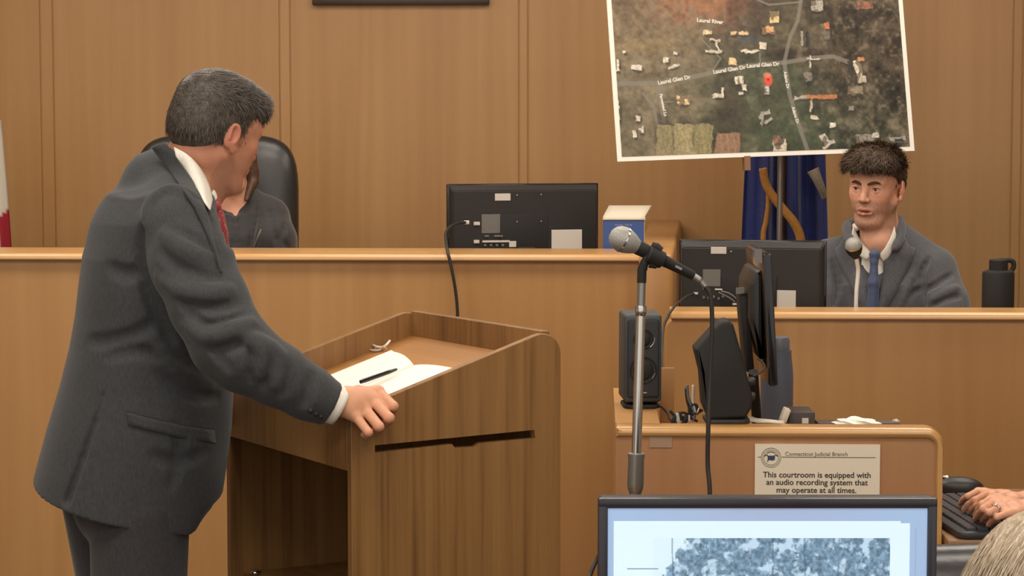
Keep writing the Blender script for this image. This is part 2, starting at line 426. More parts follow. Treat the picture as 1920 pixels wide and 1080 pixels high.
# reading glasses behind the notebook
gl = empty('reading_glasses', LM @ on_tray(715, 648), 0, 'thin clear framed glasses lying on the tray behind the notebook', 'glasses')
gi = gl.matrix_world.inverted()
def G(px, py, up=.004): return gi @ (LM @ on_tray(px, py, up))
m = MB()
clear = mat('clear_frame', rgb(232, 220, 200), .2, spec=.7)
m.tube(smooth_path([G(690, 654), G(700, 657), G(712, 656), G(720, 652)]), .0026, 8).build('temple_arm', clear, gl)
MB().tube(smooth_path([G(698, 646, .012), G(706, 650, .012), G(716, 651, .01), G(724, 647, .014), G(731, 639, .016)]), .0028, 8).build('temple_arm', clear, gl)
MB().tube(smooth_path([G(703, 655), G(708, 650, .012), G(714, 654), G(720, 650, .012), G(724, 654)]), .0022, 8).build('frame_front', clear, gl)
# ================================================================== painted prints (procedural rasters as vertex colours)
def fnoise(h, w, cells, rng, octaves=4):
    out = np.zeros((h, w)); amp = 1; tot = 0
    for o in range(octaves):
        cy, cx = max(2, int(cells*2**o*h/w)), max(2, int(cells*2**o))
        g = rng.random((cy+2, cx+2))
        y = np.linspace(0, cy, h, endpoint=False); x = np.linspace(0, cx, w, endpoint=False)
        yi, xi = y.astype(int), x.astype(int); fy, fx = (y-yi)[:, None], (x-xi)[None]
        fy = fy*fy*(3-2*fy); fx = fx*fx*(3-2*fx)
        a = g[yi][:, xi]; b = g[yi][:, xi+1]; c = g[yi+1][:, xi]; d = g[yi+1][:, xi+1]
        out += amp*((a*(1-fx)+b*fx)*(1-fy)+(c*(1-fx)+d*fx)*fy); tot += amp; amp *= .55
    return out/tot
def painted(name, img, w, h, mt, parent, to=None):
    """flat print w x h with the raster's colours (row 0 on top), lower left corner at the origin, in the plane y = 0"""
    H, Wd = img.shape[:2]
    xs, zs = np.meshgrid(np.linspace(0, w, Wd), np.linspace(h, 0, H))
    co = np.stack([xs, np.zeros_like(xs), zs], -1).reshape(-1, 3)
    idx = np.arange(H*Wd).reshape(H, Wd)
    fc = np.stack([idx[:-1, :-1], idx[1:, :-1], idx[1:, 1:], idx[:-1, 1:]], -1).reshape(-1, 4)
    me = bpy.data.meshes.new(name); me.vertices.add(len(co)); me.vertices.foreach_set('co', co.ravel())
    me.loops.add(fc.size); me.loops.foreach_set('vertex_index', fc.ravel()); me.polygons.add(len(fc))
    me.polygons.foreach_set('loop_start', np.arange(0, fc.size, 4)); me.update(calc_edges=True)
    c = img.reshape(-1, 3)/255.0; c = np.where(c <= .04045, c/12.92, ((c+.055)/1.055)**2.4)
    ca = me.color_attributes.new('Col', 'FLOAT_COLOR', 'POINT')
    ca.data.foreach_set('color', np.concatenate([c, np.ones((len(c), 1))], 1).astype(np.float32).ravel())
    me.materials.append(mt)
    o = link(bpy.data.objects.new(name, me), parent)
    if to is not None: o.matrix_local = to
    return o
def text(body, size, Mx, mt, parent, name='lettering', align='CENTER', ext=.0004, bold=0, spacing=1.0):
    cu = bpy.data.curves.new(name, 'FONT'); cu.body = body; cu.size = size; cu.align_x = align; cu.extrude = ext; cu.offset = bold; cu.space_character = spacing
    cu.resolution_u = 4
    t_ = bpy.data.objects.new(name, cu); COL.objects.link(t_)
    dg = bpy.context.evaluated_depsgraph_get(); me = bpy.data.meshes.new_from_object(t_.evaluated_get(dg))
    bpy.data.objects.remove(t_)
    me.materials.clear(); me.materials.append(mt); me.name = name
    o = link(bpy.data.objects.new(name, me), parent); o.matrix_local = Mx
    return o
UP = Matrix.Rotation(PI/2, 4, 'X')           # text plane XY -> XZ, facing -Y

# ================================================================== aerial map board on an easel
bl, br, tlp = P(1158, 303, 7.42), P(1715, 285, 7.60), P(1122, -96, 7.54)
ex = (br-bl); PW = ex.length; ex.normalize()
ez = (tlp-bl); ez = (ez-ex*ez.dot(ex)*.72); PH = ez.length; ez.normalize()
ey = ex.cross(ez)*-1; ey = ez.cross(ex).normalized()
BMx = Matrix((ex, ey, ez)).transposed().to_4x4(); BMx.translation = bl
pt_ = empty('map_poster', bl, 0, 'large aerial map board with white border, tilted on an easel behind the witness', 'map')
pt_.matrix_world = BMx; bpy.context.view_layer.update()
BI = BMx.inverted()
MB().box(0, PW, -.0, .006, 0, PH).build('foam_board', M['white'], pt_, smooth=False)
def pu(px, py):                              # pixel -> board coordinates (x, z)
    d = ray(px, py); k = (bl-CAM).dot(ey)/d.dot(ey); q = BI @ (CAM+d*k); return q.x, q.z
bdr = .0155
NW, NH = 520, int(520*(PH-2*bdr)/(PW-2*bdr))
rng = np.random.default_rng(3)
def cell(px, py):
    x, z = pu(px, py); return (x-bdr)/(PW-2*bdr)*NW, (1-(z-bdr)/(PH-2*bdr))*NH
YY, XX = np.mgrid[0:NH, 0:NW].astype(float)
n1, n2, n3 = fnoise(NH, NW, 5, rng, 4), fnoise(NH, NW, 22, rng, 4), fnoise(NH, NW, 70, rng, 3)
n4, n5, n6 = fnoise(NH, NW, 60, rng, 2), fnoise(NH, NW, 60, rng, 2), fnoise(NH, NW, 160, rng, 2)
def mixc(img, col, a): return img*(1-a[..., None]) + np.array(col, float)*a[..., None]
def blob(px, py, rx, ry, soft=.5, nz=.0, rot=0):
    cx, cy = cell(px, py); k = NW/557.0; dx, dy = (XX-cx)/(rx*k), (YY-cy)/(ry*k)
    if rot: c_, s_ = math.cos(rot), math.sin(rot); dx, dy = dx*c_+dy*s_, (-dx*s_*rx/ry+dy*c_)
    d = np.sqrt(dx*dx+dy*dy) + nz*(n2-.5)*4
    return np.clip((1-d)/soft+.5, 0, 1)
def road(pts, wpx, soft=1.2):
    best = np.full((NH, NW), 1e9); q = [cell(*p) for p in pts]; k = NW/557.0
    for (ax, ay), (bx, by) in zip(q, q[1:]):
        L2 = (bx-ax)**2+(by-ay)**2+1e-9; tt = np.clip(((XX-ax)*(bx-ax)+(YY-ay)*(by-ay))/L2, 0, 1)
        best = np.minimum(best, np.hypot(XX-ax-tt*(bx-ax), YY-ay-tt*(by-ay)))
    return np.clip((wpx*k/2-best)/soft+.5, 0, 1)
im = np.zeros((NH, NW, 3)) + np.array([92, 82, 66.])
im = mixc(im, (118, 108, 88), blob(1180, 210, 190, 190, .9, .1)*.9)
im = mixc(im, (124, 106, 84), blob(1190, 30, 130, 90, .9, .2)*.8)
im = mixc(im, (146, 100, 74), blob(1320, 0, 90, 48, .9, .35)*.75)
im = mixc(im, (138, 120, 88), blob(1190, 85, 80, 14, .9, .3)*.7)
im = mixc(im, (72, 78, 60), blob(1440, 200, 120, 110, .8, .15)*.8)
im = mixc(im, (70, 76, 58), blob(1540, 260, 130, 50, .8, .15)*.8)
im = mixc(im, (72, 62, 50), blob(1640, 70, 120, 150, .6, .2)*.85)
im = mixc(im, (66, 64, 52), blob(1640, 215, 90, 60, .8, .3)*.6)
im = mixc(im, (84, 78, 60), blob(1480, 50, 60, 60, .8, .3)*.5)
im = mixc(im, (58, 48, 42), blob(1500, 102, 60, 10, .8, .3)*.8)
im = mixc(im, (66, 56, 48), blob(1370, 205, 30, 60, .8, .3)*.6)
im = mixc(im, (74, 60, 54), blob(1400, 40, 40, 60, .9, .3)*.4)
rough_ = np.clip((XX-cell(1500, 100)[0])/90, 0, 1)
im = im*(1+((n2-.5)*1.1+(n3-.5)*.9)[..., None]*(.45+.55*rough_)[..., None])
im = mixc(im, (52, 46, 40), np.clip((n3-.60)*6, 0, 1)*rough_*np.clip((n2-.4)*4, 0, 1)*.25)
im = mixc(im, (124, 110, 92), np.clip((n3-.64)*8, 0, 1)*rough_*.55)
im = mixc(im, (132, 120, 104), np.clip((n2-.66)*9, 0, 1)*.4)
RC = (128, 122, 112)
for pts, wd in (([(1140, 157), (1235, 155), (1290, 146), (1345, 134), (1400, 124), (1470, 118), (1520, 110), (1560, 107), (1590, 118)], 8),
                ([(1469, 118), (1480, 70), (1494, 40), (1500, 0), (1520, -50)], 7), ([(1469, 118), (1480, 180), (1495, 230), (1516, 290)], 8),
                ([(1233, 158), (1242, 215), (1262, 296)], 7), ([(1205, 175), (1225, 200), (1245, 296)], 5), ([(1310, 70), (1350, 110), (1335, 132)], 3),
                ([(1423, 96), (1424, 120)], 3), ([(1233, 192), (1260, 190)], 3), ([(1500, 5), (1440, 10), (1300, -50)], 4)):
    im = mixc(im, RC, road(pts, wd)*.8)
def house(px, py, w_, h_, col=(206, 196, 178), rot=0, a=.95):
    global im
    im = mixc(im, (46, 42, 38), blob(px+2, py+3, w_*.62, h_*.7, .4, .1, rot)*.5)
    cx, cy = cell(px, py); k = NW/557.0; c_, s_ = math.cos(rot), math.sin(rot); wob = (n4-.5)*7*k; dx, dy = (XX-cx)+wob, (YY-cy)-(n5-.5)*7*k
    u, v = np.abs(dx*c_+dy*s_), np.abs(-dx*s_+dy*c_)
    m_ = np.clip(w_*.5*k-u+.6, 0, 1)*np.clip(h_*.5*k-v+.6, 0, 1)
    shade = np.array(col, float)*(.82+.4*(n6[..., None]))
    im = im*(1-(m_*a)[..., None])+shade*(m_*a)[..., None]
    if 45 > h_ > 11 and w_ > 9: im = mixc(im, (92, 78, 66), np.clip(m_*(n4 < .44), 0, 1)*.7)
house(1247, 268, 34, 66, (140, 130, 96), .12, .85); house(1283, 266, 40, 66, (158, 146, 108), .1, .85); house(1318, 264, 34, 64, (142, 132, 94), .1, .85); house(1364, 274, 46, 50, (146, 114, 90), .1, .85)
for k in range(7): im = mixc(im, (166, 154, 120) if k % 2 else (120, 110, 82), road([(1238+k*15, 236), (1249+k*15, 296)], 2.2, 2.5)*.4)
for k in range(3): im = mixc(im, (176, 136, 108), road([(1350+k*12, 252), (1356+k*12, 296)], 2.4, 3)*.5)
for h_ in ((1170, 98, 6, 5), (1193, 127, 20, 10, (210, 200, 184), .3), (1158, 122, 5, 20), (1150, 132, 14, 4), (1249, 112, 10, 12), (1262, 125, 22, 5, (196, 188, 172), -.3), (1266, 100, 8, 5),
           (1325, 62, 16, 9, (214, 188, 150)), (1340, 76, 20, 4), (1344, 88, 4, 18), (1336, 97, 30, 5), (1374, 64, 12, 8, (206, 178, 130)), (1392, 63, 18, 7, (206, 180, 140)), (1404, 96, 34, 4),
           (1430, 86, 12, 12), (1450, 32, 18, 22, (206, 184, 130)), (1438, 58, 26, 14, (208, 160, 112)), (1373, 116, 14, 12, (216, 186, 140)), (1385, 150, 16, 14), (1395, 164, 10, 12), (1388, 176, 10, 5),
           (1280, 188, 24, 16, (214, 186, 142)), (1345, 180, 22, 8), (1354, 172, 4, 18), (1436, 168, 10, 16, (190, 184, 174)), (1432, 214, 26, 6, (168, 160, 148), -.5), (1436, 228, 26, 6, (168, 160, 148), -.5), (1428, 220, 6, 20, (150, 142, 130)),
           (1157, 205, 10, 40, (206, 188, 160)), (1196, 220, 10, 12, (196, 186, 170)), (1190, 250, 6, 14), (1202, 244, 10, 12), (1462, 274, 26, 26, (196, 180, 160)), (1456, 262, 16, 12, (150, 110, 86)),
           (1502, 184, 30, 6, (170, 160, 146)), (1520, 196, 5, 30, (184, 170, 150), .3), (1526, 221, 14, 6), (1560, 236, 12, 8, (224, 216, 202)), (1546, 262, 12, 24, (186, 178, 166), -.4), (1552, 272, 26, 6, (186, 178, 166), -.5),
           (1540, 182, 60, 7, (178, 116, 76)), (1608, 132, 12, 38, (206, 194, 170), -.15), (1614, 150, 18, 12, (196, 184, 160)), (1592, 128, 6, 26, (60, 58, 56)), (1602, 170, 30, 16, (140, 126, 106)), (1612, 112, 14, 8, (196, 132, 92)),
           (1530, 12, 24, 18, (170, 162, 150)), (1518, 116, 4, 22, (190, 182, 168)), (1524, 112, 26, 3, (190, 182, 168)), (1502, 72, 5, 26, (150, 142, 128)), (1512, 76, 5, 30, (54, 52, 50)), (1545, 60, 18, 30, (112, 104, 90)), (1548, 50, 10, 10, (196, 116, 80)),
           (1515, 145, 14, 18, (124, 118, 106)), (1622, 262, 40, 16, (140, 132, 120)), (1640, 255, 12, 8, (190, 184, 172)), (1682, 262, 34, 12, (150, 146, 134)), (1684, 263, 16, 6, (50, 56, 60)), (1595, 204, 10, 8, (140, 134, 118)), (1620, 12, 30, 12, (150, 100, 76)), (1560, -40, 30, 20), (1300, -60, 40, 20), (1420, -50, 30, 16, (190, 170, 130)), (1225, -40, 20, 14)):
    house(*h_)
im = mixc(im, (66, 84, 100), blob(1400, 75, 22, 6, .8, .2)*.5)
im = mixc(im, (206, 84, 66), blob(1439, 150, 8.5, 12, .25)); im = mixc(im, (224, 160, 120), blob(1437, 141, 8, 5, .5)*.5)
im = mixc(im, (70, 10, 10), blob(1439, 150, 1.6, 1.6, .5))
im = np.clip(im*1.06, 0, 255)
mp_ = vcol('map_print', .55)
painted('aerial_print', im, PW-2*bdr, PH-2*bdr, mp_, pt_, Matrix.Translation((bdr, -.0012, bdr)))
mt_ = mat('map_lettering', rgb(226, 220, 208), .6)
def street(s, px0, py0, px1, py1, size=.0185):
    (x0, z0), (x1, z1) = pu(px0, py0), pu(px1, py1); a = math.atan2(z1-z0, x1-x0)
    Mx = Matrix.Translation(((x0+x1)/2, -.0018, (z0+z1)/2)) @ Matrix.Rotation(-a, 4, 'Y') @ Matrix.Translation((0, 0, -size*.33)) @ UP
    text(s, size, Mx, mt_, pt_, 'street_name', bold=.0006)
street('Laurel River', 1304, 38, 1356, 43); street('Laurel Glen Dr', 1234, 156, 1292, 145); street('Laurel Glen Dr', 1337, 136, 1396, 127)
street('Laurel Glen Dr', 1400, 125, 1459, 121); street('Farmstead Ln', 1236, 166, 1250, 229, .014); street('Adams Dr', 1470, 131, 1478, 172, .014); street('Adams Dr', 1485, 198, 1497, 237, .014)

# easel that carries the board
ea = empty('easel', P(1463, 400, 7.62).xyz*Vector((1, 1, 0)) if False else Vector((P(1463, 400, 7.66).x, 7.66, .25)), 0, 'grey metal display easel standing behind the map board', 'easel')
ei = ea.location
def E(px, py, D): return P(px, py, D)-ei
top = E(1455, -60, 7.66)
MB().tube([E(1463, 292, 7.66).xyz, Vector((E(1463, 300, 7.66).x-.004, 0, 0))], .0095, 12).build('centre_leg', M['steel'], ea)
MB().tube([E(1455, -110, 7.66), E(1463, 293, 7.66)], .0095, 12).build('mast', M['steel'], ea)
MB().tube([E(1463, 470, 7.66), Vector((-.30, .25, 0.01))], .0085, 10).build('rear_leg', M['steel'], ea)
MB().tube([E(1463, 470, 7.66), Vector((.30, .25, 0.01))], .0085, 10).build('rear_leg', M['steel'], ea)
c0, c1 = P(1392, 290, 7.5)-ei, P(1408, 290, 7.505)-ei
MB().box(-.010, .010, -.01, .02, -.052, -.004, M=Matrix.Translation(((c0+c1)/2)) @ Matrix.Rotation(math.atan2((c1-c0).y, (c1-c0).x), 4, 'Z') @ Matrix.Rotation(-.03, 4, 'Y')).build('board_clip', mat('tan_clip', rgb(150, 110, 80), .6), ea)
# ================================================================== flags
def flag_cloth(F0, width, height, folds, amp, name, mt, parent, top_gather=.55, nx=90, nz=40, drift=0):
    rows = []
    for j in range(nz):
        v = j/(nz-1); r = []
        ww = width*(top_gather+(1-top_gather)*v**.6)
        for i in range(nx):
            u = i/(nx-1)
            x = (u-.5)*ww + drift*v
            y = amp*(.5+.5*v)*math.sin(u*folds*2*PI+.6*math.sin(v*3)) + amp*.4*math.sin(u*folds*4.3*PI+1)
            r.append(Vector((x, y, -height*v + .02*math.sin(u*9))))
        rows.append(r)
    o = MB().grid(rows, .0012).build(name, mt, parent, recalc=False, angle=180); o.location = F0; return o
sf = empty('state_flag', Vector((P(1467, 400, 8.2).x, 8.2, .25)), 0, 'blue flag with gold band hanging folded on a pole behind the easel', 'flag')
blue = fabric('blue_flag_satin', rgb(40, 50, 112), rgb(52, 64, 132), .45, .3)
gold = fabric('gold_fringe', rgb(184, 128, 58), rgb(208, 150, 74), .7, .2)
pz = P(1467, 150, 8.2).z-.25
MB().lathe([(.15, 0), (.15, .02), (.03, .05), (.014, .06), (.014, pz+.5), (.012, pz+.51)]).build('flag_pole', mat('flag_pole_wood', rgb(84, 56, 34), .4), sf)
MB().lathe([(.004, 0), (.02, .02), (.012, .05), (.022, .075), (.004, .12)], Matrix.Translation((0, 0, pz+.5))).build('finial', mat('brass', (.6, .42, .16, 1), .3, 1), sf)
flag_cloth(Vector((.006, -.02, pz+.45)), .33, 1.35, 2.7, .04, 'flag_cloth', blue, sf)
def band(pts, wd, name, mt, parent, org, thick=.006):
    pts = smooth_path(pts, 8); rows = []
    for i, p in enumerate(pts):
        t_ = (pts[min(i+1, len(pts)-1)]-pts[max(i-1, 0)]).normalized(); n_ = Vector((t_.z, 0, -t_.x)).normalized()
        w_ = wd[0]+(wd[1]-wd[0])*i/(len(pts)-1)
        rows.append([p-org+n_*w_*(k/4-.5)+Vector((0, -.006*math.cos((k/4-.5)*PI), 0)) for k in range(5)])
    return MB().grid(rows, thick).build(name, mt, parent, recalc=False, angle=180)
so = sf.location.copy()
band([P(1430, 315, 8.09), P(1436, 345, 8.09), P(1452, 372, 8.085), P(1468, 392, 8.085), P(1487, 415, 8.08), P(1499, 440, 8.085), P(1502, 470, 8.09), P(1500, 520, 8.09)], (.026, .032), 'gold_band', gold, sf, so)
band([P(1440, 350, 8.1), P(1440, 385, 8.1), P(1436, 415, 8.1), P(1431, 440, 8.1), P(1432, 480, 8.1)], (.012, .016), 'gold_band', gold, sf, so)
band([P(1524, 318, 8.085), P(1532, 335, 8.08), P(1541, 356, 8.085), P(1546, 372, 8.10)], (.042, .016), 'white_emblem', fabric('pale_emblem', rgb(150, 140, 124), rgb(170, 160, 142)), sf, so)
uf = empty('national_flag', Vector((P(-120, 400, 8.35).x, 8.35, .35)), 0, 'edge of a red and white striped flag at the far left', 'flag')
uo = uf.location.copy()
MB().lathe([(.15, 0), (.15, .02), (.03, .05), (.014, .06), (.014, 2.3), (.02, 2.32), (.004, 2.36)]).build('flag_pole', mat('flag_pole_wood_dark', rgb(84, 56, 34), .4), uf)
usm = bpy.data.materials.new('striped_cloth'); usm.use_nodes = True; nt = usm.node_tree; b = nt.nodes['Principled BSDF']; b.inputs['Roughness'].default_value = .7
a_ = nt.nodes.new('ShaderNodeVertexColor'); a_.layer_name = 'Col'; nt.links.new(a_.outputs['Color'], b.inputs['Base Color'])
rows = []; cols = []
for j in range(60):
    v = j/59; r = []
    zt = P(0, 225, 8.3).z-uo.z+.0 - (P(0, 225, 8.3).z-P(0, 560, 8.3).z)*v
    xe_ = (P(1, 225, 8.3).x-uo.x) + (P(19, 460, 8.3).x-P(1, 225, 8.3).x)*min(1.3, (v*335/235)**.8)
    for i in range(50):
        u = i/49
        r.append(Vector((xe_*u, -.05-.03*math.sin(u*16+v*.8)*(u*.7+.3), zt)))
        s_ = u*1.0 - v*.55 + .46
        k = int(math.floor((s_+2)*9)) % 2
        yv = 225+335*v
        edge = 395+ (1-u)*(-60) - (0)
        red = (yv > 392+(u-1)*120*-1.0 - 0) if u > .88 else k
        cols.append(rgb(150, 26, 44) if red else rgb(206, 200, 186))
    rows.append(r)
fo = MB().grid(rows, .0012).build('flag_cloth', usm, uf, recalc=False, angle=180)
ca = fo.data.color_attributes.new('Col', 'FLOAT_COLOR', 'POINT')
ca.data.foreach_set('color', np.array(cols, dtype=np.float32).ravel())
# ================================================================== framed picture, lower edge in view
fx0, fx1 = L(585, 6, WY-.03), L(917, 6, WY-.03)
t = rthing('picture_frame', 'dark frame hung high on the back wall, only its lower edge in view', 'picture frame', ((fx0.x+fx1.x)/2, WY, L(750, 9, WY-.03).z))
fw = (fx1.x-fx0.x)/2; dk_ = mat('dark_frame', rgb(62, 44, 34), .35)
m = MB(); fh = .62; b_ = .035
m.box(-fw, fw, -.03, -.001, 0, b_, bev=.004); m.box(-fw, fw, -.03, -.001, fh-b_, fh, bev=.004)
m.box(-fw, -fw+b_, -.03, -.001, b_, fh-b_, bev=.004); m.box(fw-b_, fw, -.03, -.001, b_, fh-b_, bev=.004)
m.build('frame', dk_, t)
MB().box(-fw+b_, fw-b_, -.012, -.002, b_, fh-b_).build('picture', M['cream'], t)
# ================================================================== computer monitors seen from behind
def monitor_back(name, label, px0, px1, pyt, D, rz, w_=.51, h_=.305, lab=None, deskz=None, tilt=0):
    c = P((px0+px1)/2, pyt, D)
    t = empty(name, Vector((c.x, c.y, deskz)), rz, label, 'monitor', 'desk monitors seen from behind')
    z1 = c.z-deskz; z0 = z1-h_
    hw = w_/2
    m = MB(); m.box(-hw, hw, 0, .018, z0, z1, bev=.004); m.build('bezel', M['gloss'], t)
    # tapered rear shell
    def shell(pts_o, pts_i, y0, y1):
        mb_ = MB(); a = [mb_.bm.verts.new((x, y0, z)) for x, z in pts_o]; b = [mb_.bm.verts.new((x, y1, z)) for x, z in pts_i]
        mb_.bm.faces.new(b); mb_.bm.faces.new(list(reversed(a)))
        for i in range(4): mb_.bm.faces.new((a[i], a[(i+1) % 4], b[(i+1) % 4], b[i]))
        bmesh.ops.bevel(mb_.bm, geom=[e for e in mb_.bm.edges], offset=.003, segments=2, affect='EDGES')
        return mb_
    R4 = lambda x0, x1, za, zb: [(x0, za), (x1, za), (x1, zb), (x0, zb)]
    shell(R4(-hw+.004, hw-.004, z0+.004, z1-.003), R4(-hw+.014, hw-.014, z0+.02, z1-.022), .001, -.026).build('rear_shell', M['black'], t)
    Mw = Matrix.Translation((c.x, c.y, deskz)) @ Matrix.Rotation(rz, 4, 'Z'); Mi = Mw.inverted()
    def q(px, py, y=-.026):
        d = Mi.to_3x3() @ ray(px, py); o = Mi @ CAM; k = (y-o.y)/d.y; return o+d*k
    # recessed port bay frame and mount plate
    MB().box(-.085, .075, -.031, -.026, z0+.03, z1-.10, bev=.002).build('mount_plate', M['black2'], t)
    MB().box(-.03, .03, -.05, -.026, z0-.02 if z0 > .03 else .02, z0+.10, bev=.006).build('stand_neck', M['black2'], t)
    MB().prism(rounded([(-.12, -.11), (.12, -.11), (.12, .07), (-.12, .07)], .03), 0, .012, 'Z', bev=.003).build('stand_base', M['black2'], t)
    MB().box(-.028, .028, -.045, -.008, .008, z0+.06, bev=.005).build('stand_neck', M['black2'], t)
    for (x0, y0, x1, y1, mk, nm) in lab:
        a, b2 = q(x0, y0), q(x1, y1)
        xs_, zs_ = sorted((a.x, b2.x)), sorted((a.z, b2.z))
        yy = -.0325 if nm in ('port_row', 'socket') else -.0275
        yd = -.0255
        MB().box(xs_[0], xs_[1], yy, yd, zs_[0], zs_[1], bev=.0005, seg=1).build(nm, M[mk], t, smooth=False)
    for px, py in ((969, 366), (1014, 365), (969, 416), (1014, 415)):
        p_ = q(px, py) if name_is_judge else None
        if p_ is None: continue
        MB().ellipsoid((p_.x, -.0315, p_.z), (.003, .002, .003), n=10).build('mount_screw', M['steel'], t)
    return t, q
name_is_judge = True
jlab = [(928, 363, 957, 376, 'label', 'barcode_label'), (903, 402, 938, 437, 'greylabel', 'rating_label'), (1034, 431, 1091, 467, 'label', 'energy_label'),
        (888, 416, 899, 422, 'label', 'socket'), (888, 450, 898, 456, 'label', 'socket'), (904, 451, 955, 454, 'label', 'port_row'), (954, 452, 967, 463, 'label', 'socket'), (926, 441, 942, 444, 'greylabel', 'port_row'), (908, 441, 916, 444, 'greylabel', 'port_row')]
jm, jq = monitor_back('desktop_monitor', 'black monitor seen from behind on the judge bench, beside the tissue box', 842, 1121, 344, 7.32, math.radians(14), lab=jlab, deskz=JT-.13)
for k, px in enumerate((909, 920, 931, 942)):
    p_ = jq(px, 459); MB().box(p_.x-.004, p_.x+.004, -.0315, -.027, p_.z-.004, p_.z+.003).build('socket', M['greylabel'], jm, smooth=False)
p_ = jq(905, 448)
a_ = jq(960, 366)
name_is_judge = False
wlab = [(1333, 463, 1362, 476, 'label', 'barcode_label'), (1318, 505, 1351, 537, 'greylabel', 'rating_label'), (1450, 544, 1492, 578, 'label', 'energy_label'),
        (1341, 541, 1355, 544, 'label', 'port_row'), (1301, 548, 1309, 552, 'label', 'socket'), (1374, 568, 1385, 572, 'label', 'socket'), (1319, 539, 1327, 542, 'label', 'port_row')]
wm, wq = monitor_back('desktop_monitor', 'black monitor seen from behind on the witness stand, left of the seated witness', 1277, 1544, 450, 6.42, math.radians(-13), w_=.425, h_=.26, lab=wlab, deskz=VT-.17)
for px, py in ((1371, 472), (1416, 473), (1372, 521)):
    p_ = wq(px, py); MB().ellipsoid((p_.x, -.0275, p_.z), (.003, .002, .003), n=10).build('mount_screw', M['steel'], wm)
for px, py in ((1320, 557), (1329, 558), (1339, 556), (1348, 559), (1356, 555)):
    p_ = wq(px, py); MB().box(p_.x-.003, p_.x+.003, -.0315, -.026, p_.z-.004, p_.z+.003).build('socket', M['greylabel'], wm, smooth=False)
wb = wm.matrix_world.inverted()
for pts in ([(1347, 548), (1357, 553), (1367, 558), (1378, 566)], [(1352, 546), (1364, 549), (1372, 553), (1381, 560)]):
    MB().tube(smooth_path([wb @ P(x, y, 6.36) for x, y in pts]), .0022, 8).build('plug_lead', M['greylabel'], wm)
# leads of the two monitors
def cable(name, label, pts, r, mt='rubber', n=8, group=None):
    o = MB().tube(smooth_path([Vector(p) for p in pts], 10), r, n).build(name, M[mt], None, angle=180); return tag(o, label, 'cable', group)
cb = cable('cable', 'dark cable looping from the judge bench monitor down the bench front', [P(874, 417, 7.18), P(862, 418, 7.12), P(846, 424, 7.02), P(836, 436, 6.92), P(836, 450, 6.80), P(839, 470, 6.715), P(846, 500, 6.70), P(854, 545, 6.70), P(858, 595, 6.70), P(858, 700, 6.70), P(852, 1000, 6.70), Vector((-.17, 6.60, .008)), Vector((-.1, 6.4, .008))], .0048)
o = MB().box(-.006, .012, -.006, .006, -.006, .006, bev=.002).build('cable_plug', M['label'], cb); o.location = P(873, 417, 7.175)
cable('cable', 'thin dark cable curling from the witness monitor over the stand corner', [P(1301, 551, 6.33), P(1288, 556, 6.25), P(1274, 566, 6.14), P(1262, 578, 6.06), P(1250, 598, 6.03), P(1243, 622, 6.0), P(1241, 680, 5.9), P(1243, 750, 5.6), P(1246, 800, 5.42), P(1246, 900, 5.42)], .0034)
# ================================================================== tissue box
bx = rthing('tissue_box', 'blue and white cardboard tissue box with raised lid flap on the judge bench', 'box', tuple(RMI @ Vector((P(1170, 466, 7.12).x, 7.12, JT-.02))))
tb = bx.matrix_world.inverted()
blueb = mat('box_blue', rgb(54, 84, 146), .5)
zt_ = (tb @ P(1170, 413, 7.07)).z
xl, xr = (tb @ P(1131, 440, 7.06)).x, (tb @ P(1207, 440, 7.06)).x
MB().box(xl, xr, -.06, .05, -.11, zt_, bev=.0015, seg=1).build('carton', blueb, bx)
MB().box(xr+.0005, xr+.0025, -.058, .05, -.11, zt_, bev=.0005, seg=1).build('carton_side', M['cream'], bx)
x4, x5 = (tb @ P(1142, 387, 7.1)).x, (tb @ P(1222, 384, 7.1)).x
zz = (tb @ P(1180, 386, 7.13)).z
m = MB(); m.prism([(xl-.002, -.062), (xl-.002, -.058), (0, 0)], 0, .001, 'Z') if False else None
rows = [[Vector((xl-.002+(xr+.006-xl+.002)*i/8, -.062, zt_+.002)) for i in range(9)], [Vector((xl+(xr+.004-xl)*i/8, -.05, zt_+.012)) for i in range(9)], [Vector((x4+(x5-x4)*i/8, .02, zz)) for i in range(9)]]
MB().grid(rows, .0025).build('lid_flap', M['cream'], bx, recalc=False)
Tm = Matrix.Translation(((xl+xr)/2, -.0605, zt_-.017)) @ UP
text('FACIAL TISSUE', .0085, Tm, mat('box_print', rgb(150, 168, 205), .6), bx, 'box_lettering')
# ================================================================== judge's chair
def cushion(mb_, w_, h_, d_, M_, nx=18, nz=18, crown=.0):
    g = bmesh.ops.create_cube(mb_.bm, size=1); bmesh.ops.subdivide_edges(mb_.bm, edges=list({e for v in g['verts'] for e in v.link_edges}), cuts=10, use_grid_fill=True)
    vs = [v for v in mb_.bm.verts if v.is_valid and all(abs(c) <= .5001 for c in v.co)]
    return vs
def soft_slab(name, w_, h_, d_, mt, parent, Mx, ex_=5.0, roll=0):
    """pillowy slab (superellipsoid), width x, thickness y, height z"""
    m = MB(); nu, nv = 48, 28; rows = []
    def sg(v, e): return math.copysign(abs(v)**e, v)
    for j in range(nv+1):
        ph = -PI/2+PI*j/nv; r = []
        for i in range(nu):
            th = 2*PI*i/nu; e1, e2 = .7, 2/ex_
            # outline superellipse in xz, thickness along y
            x = sg(math.cos(th), e2)*math.cos(ph)**.5*w_/2; z = sg(math.sin(th), e2)*math.cos(ph)**.5*h_/2
            y = sg(math.sin(ph), .8)*d_/2
            r.append(Mx @ Vector((x, y, z)))
        rows.append(r)
    m.grid(rows, 0, closed=True); bmesh.ops.remove_doubles(m.bm, verts=m.bm.verts[:], dist=1e-5)
    return m.build(name, mt, parent, angle=180)
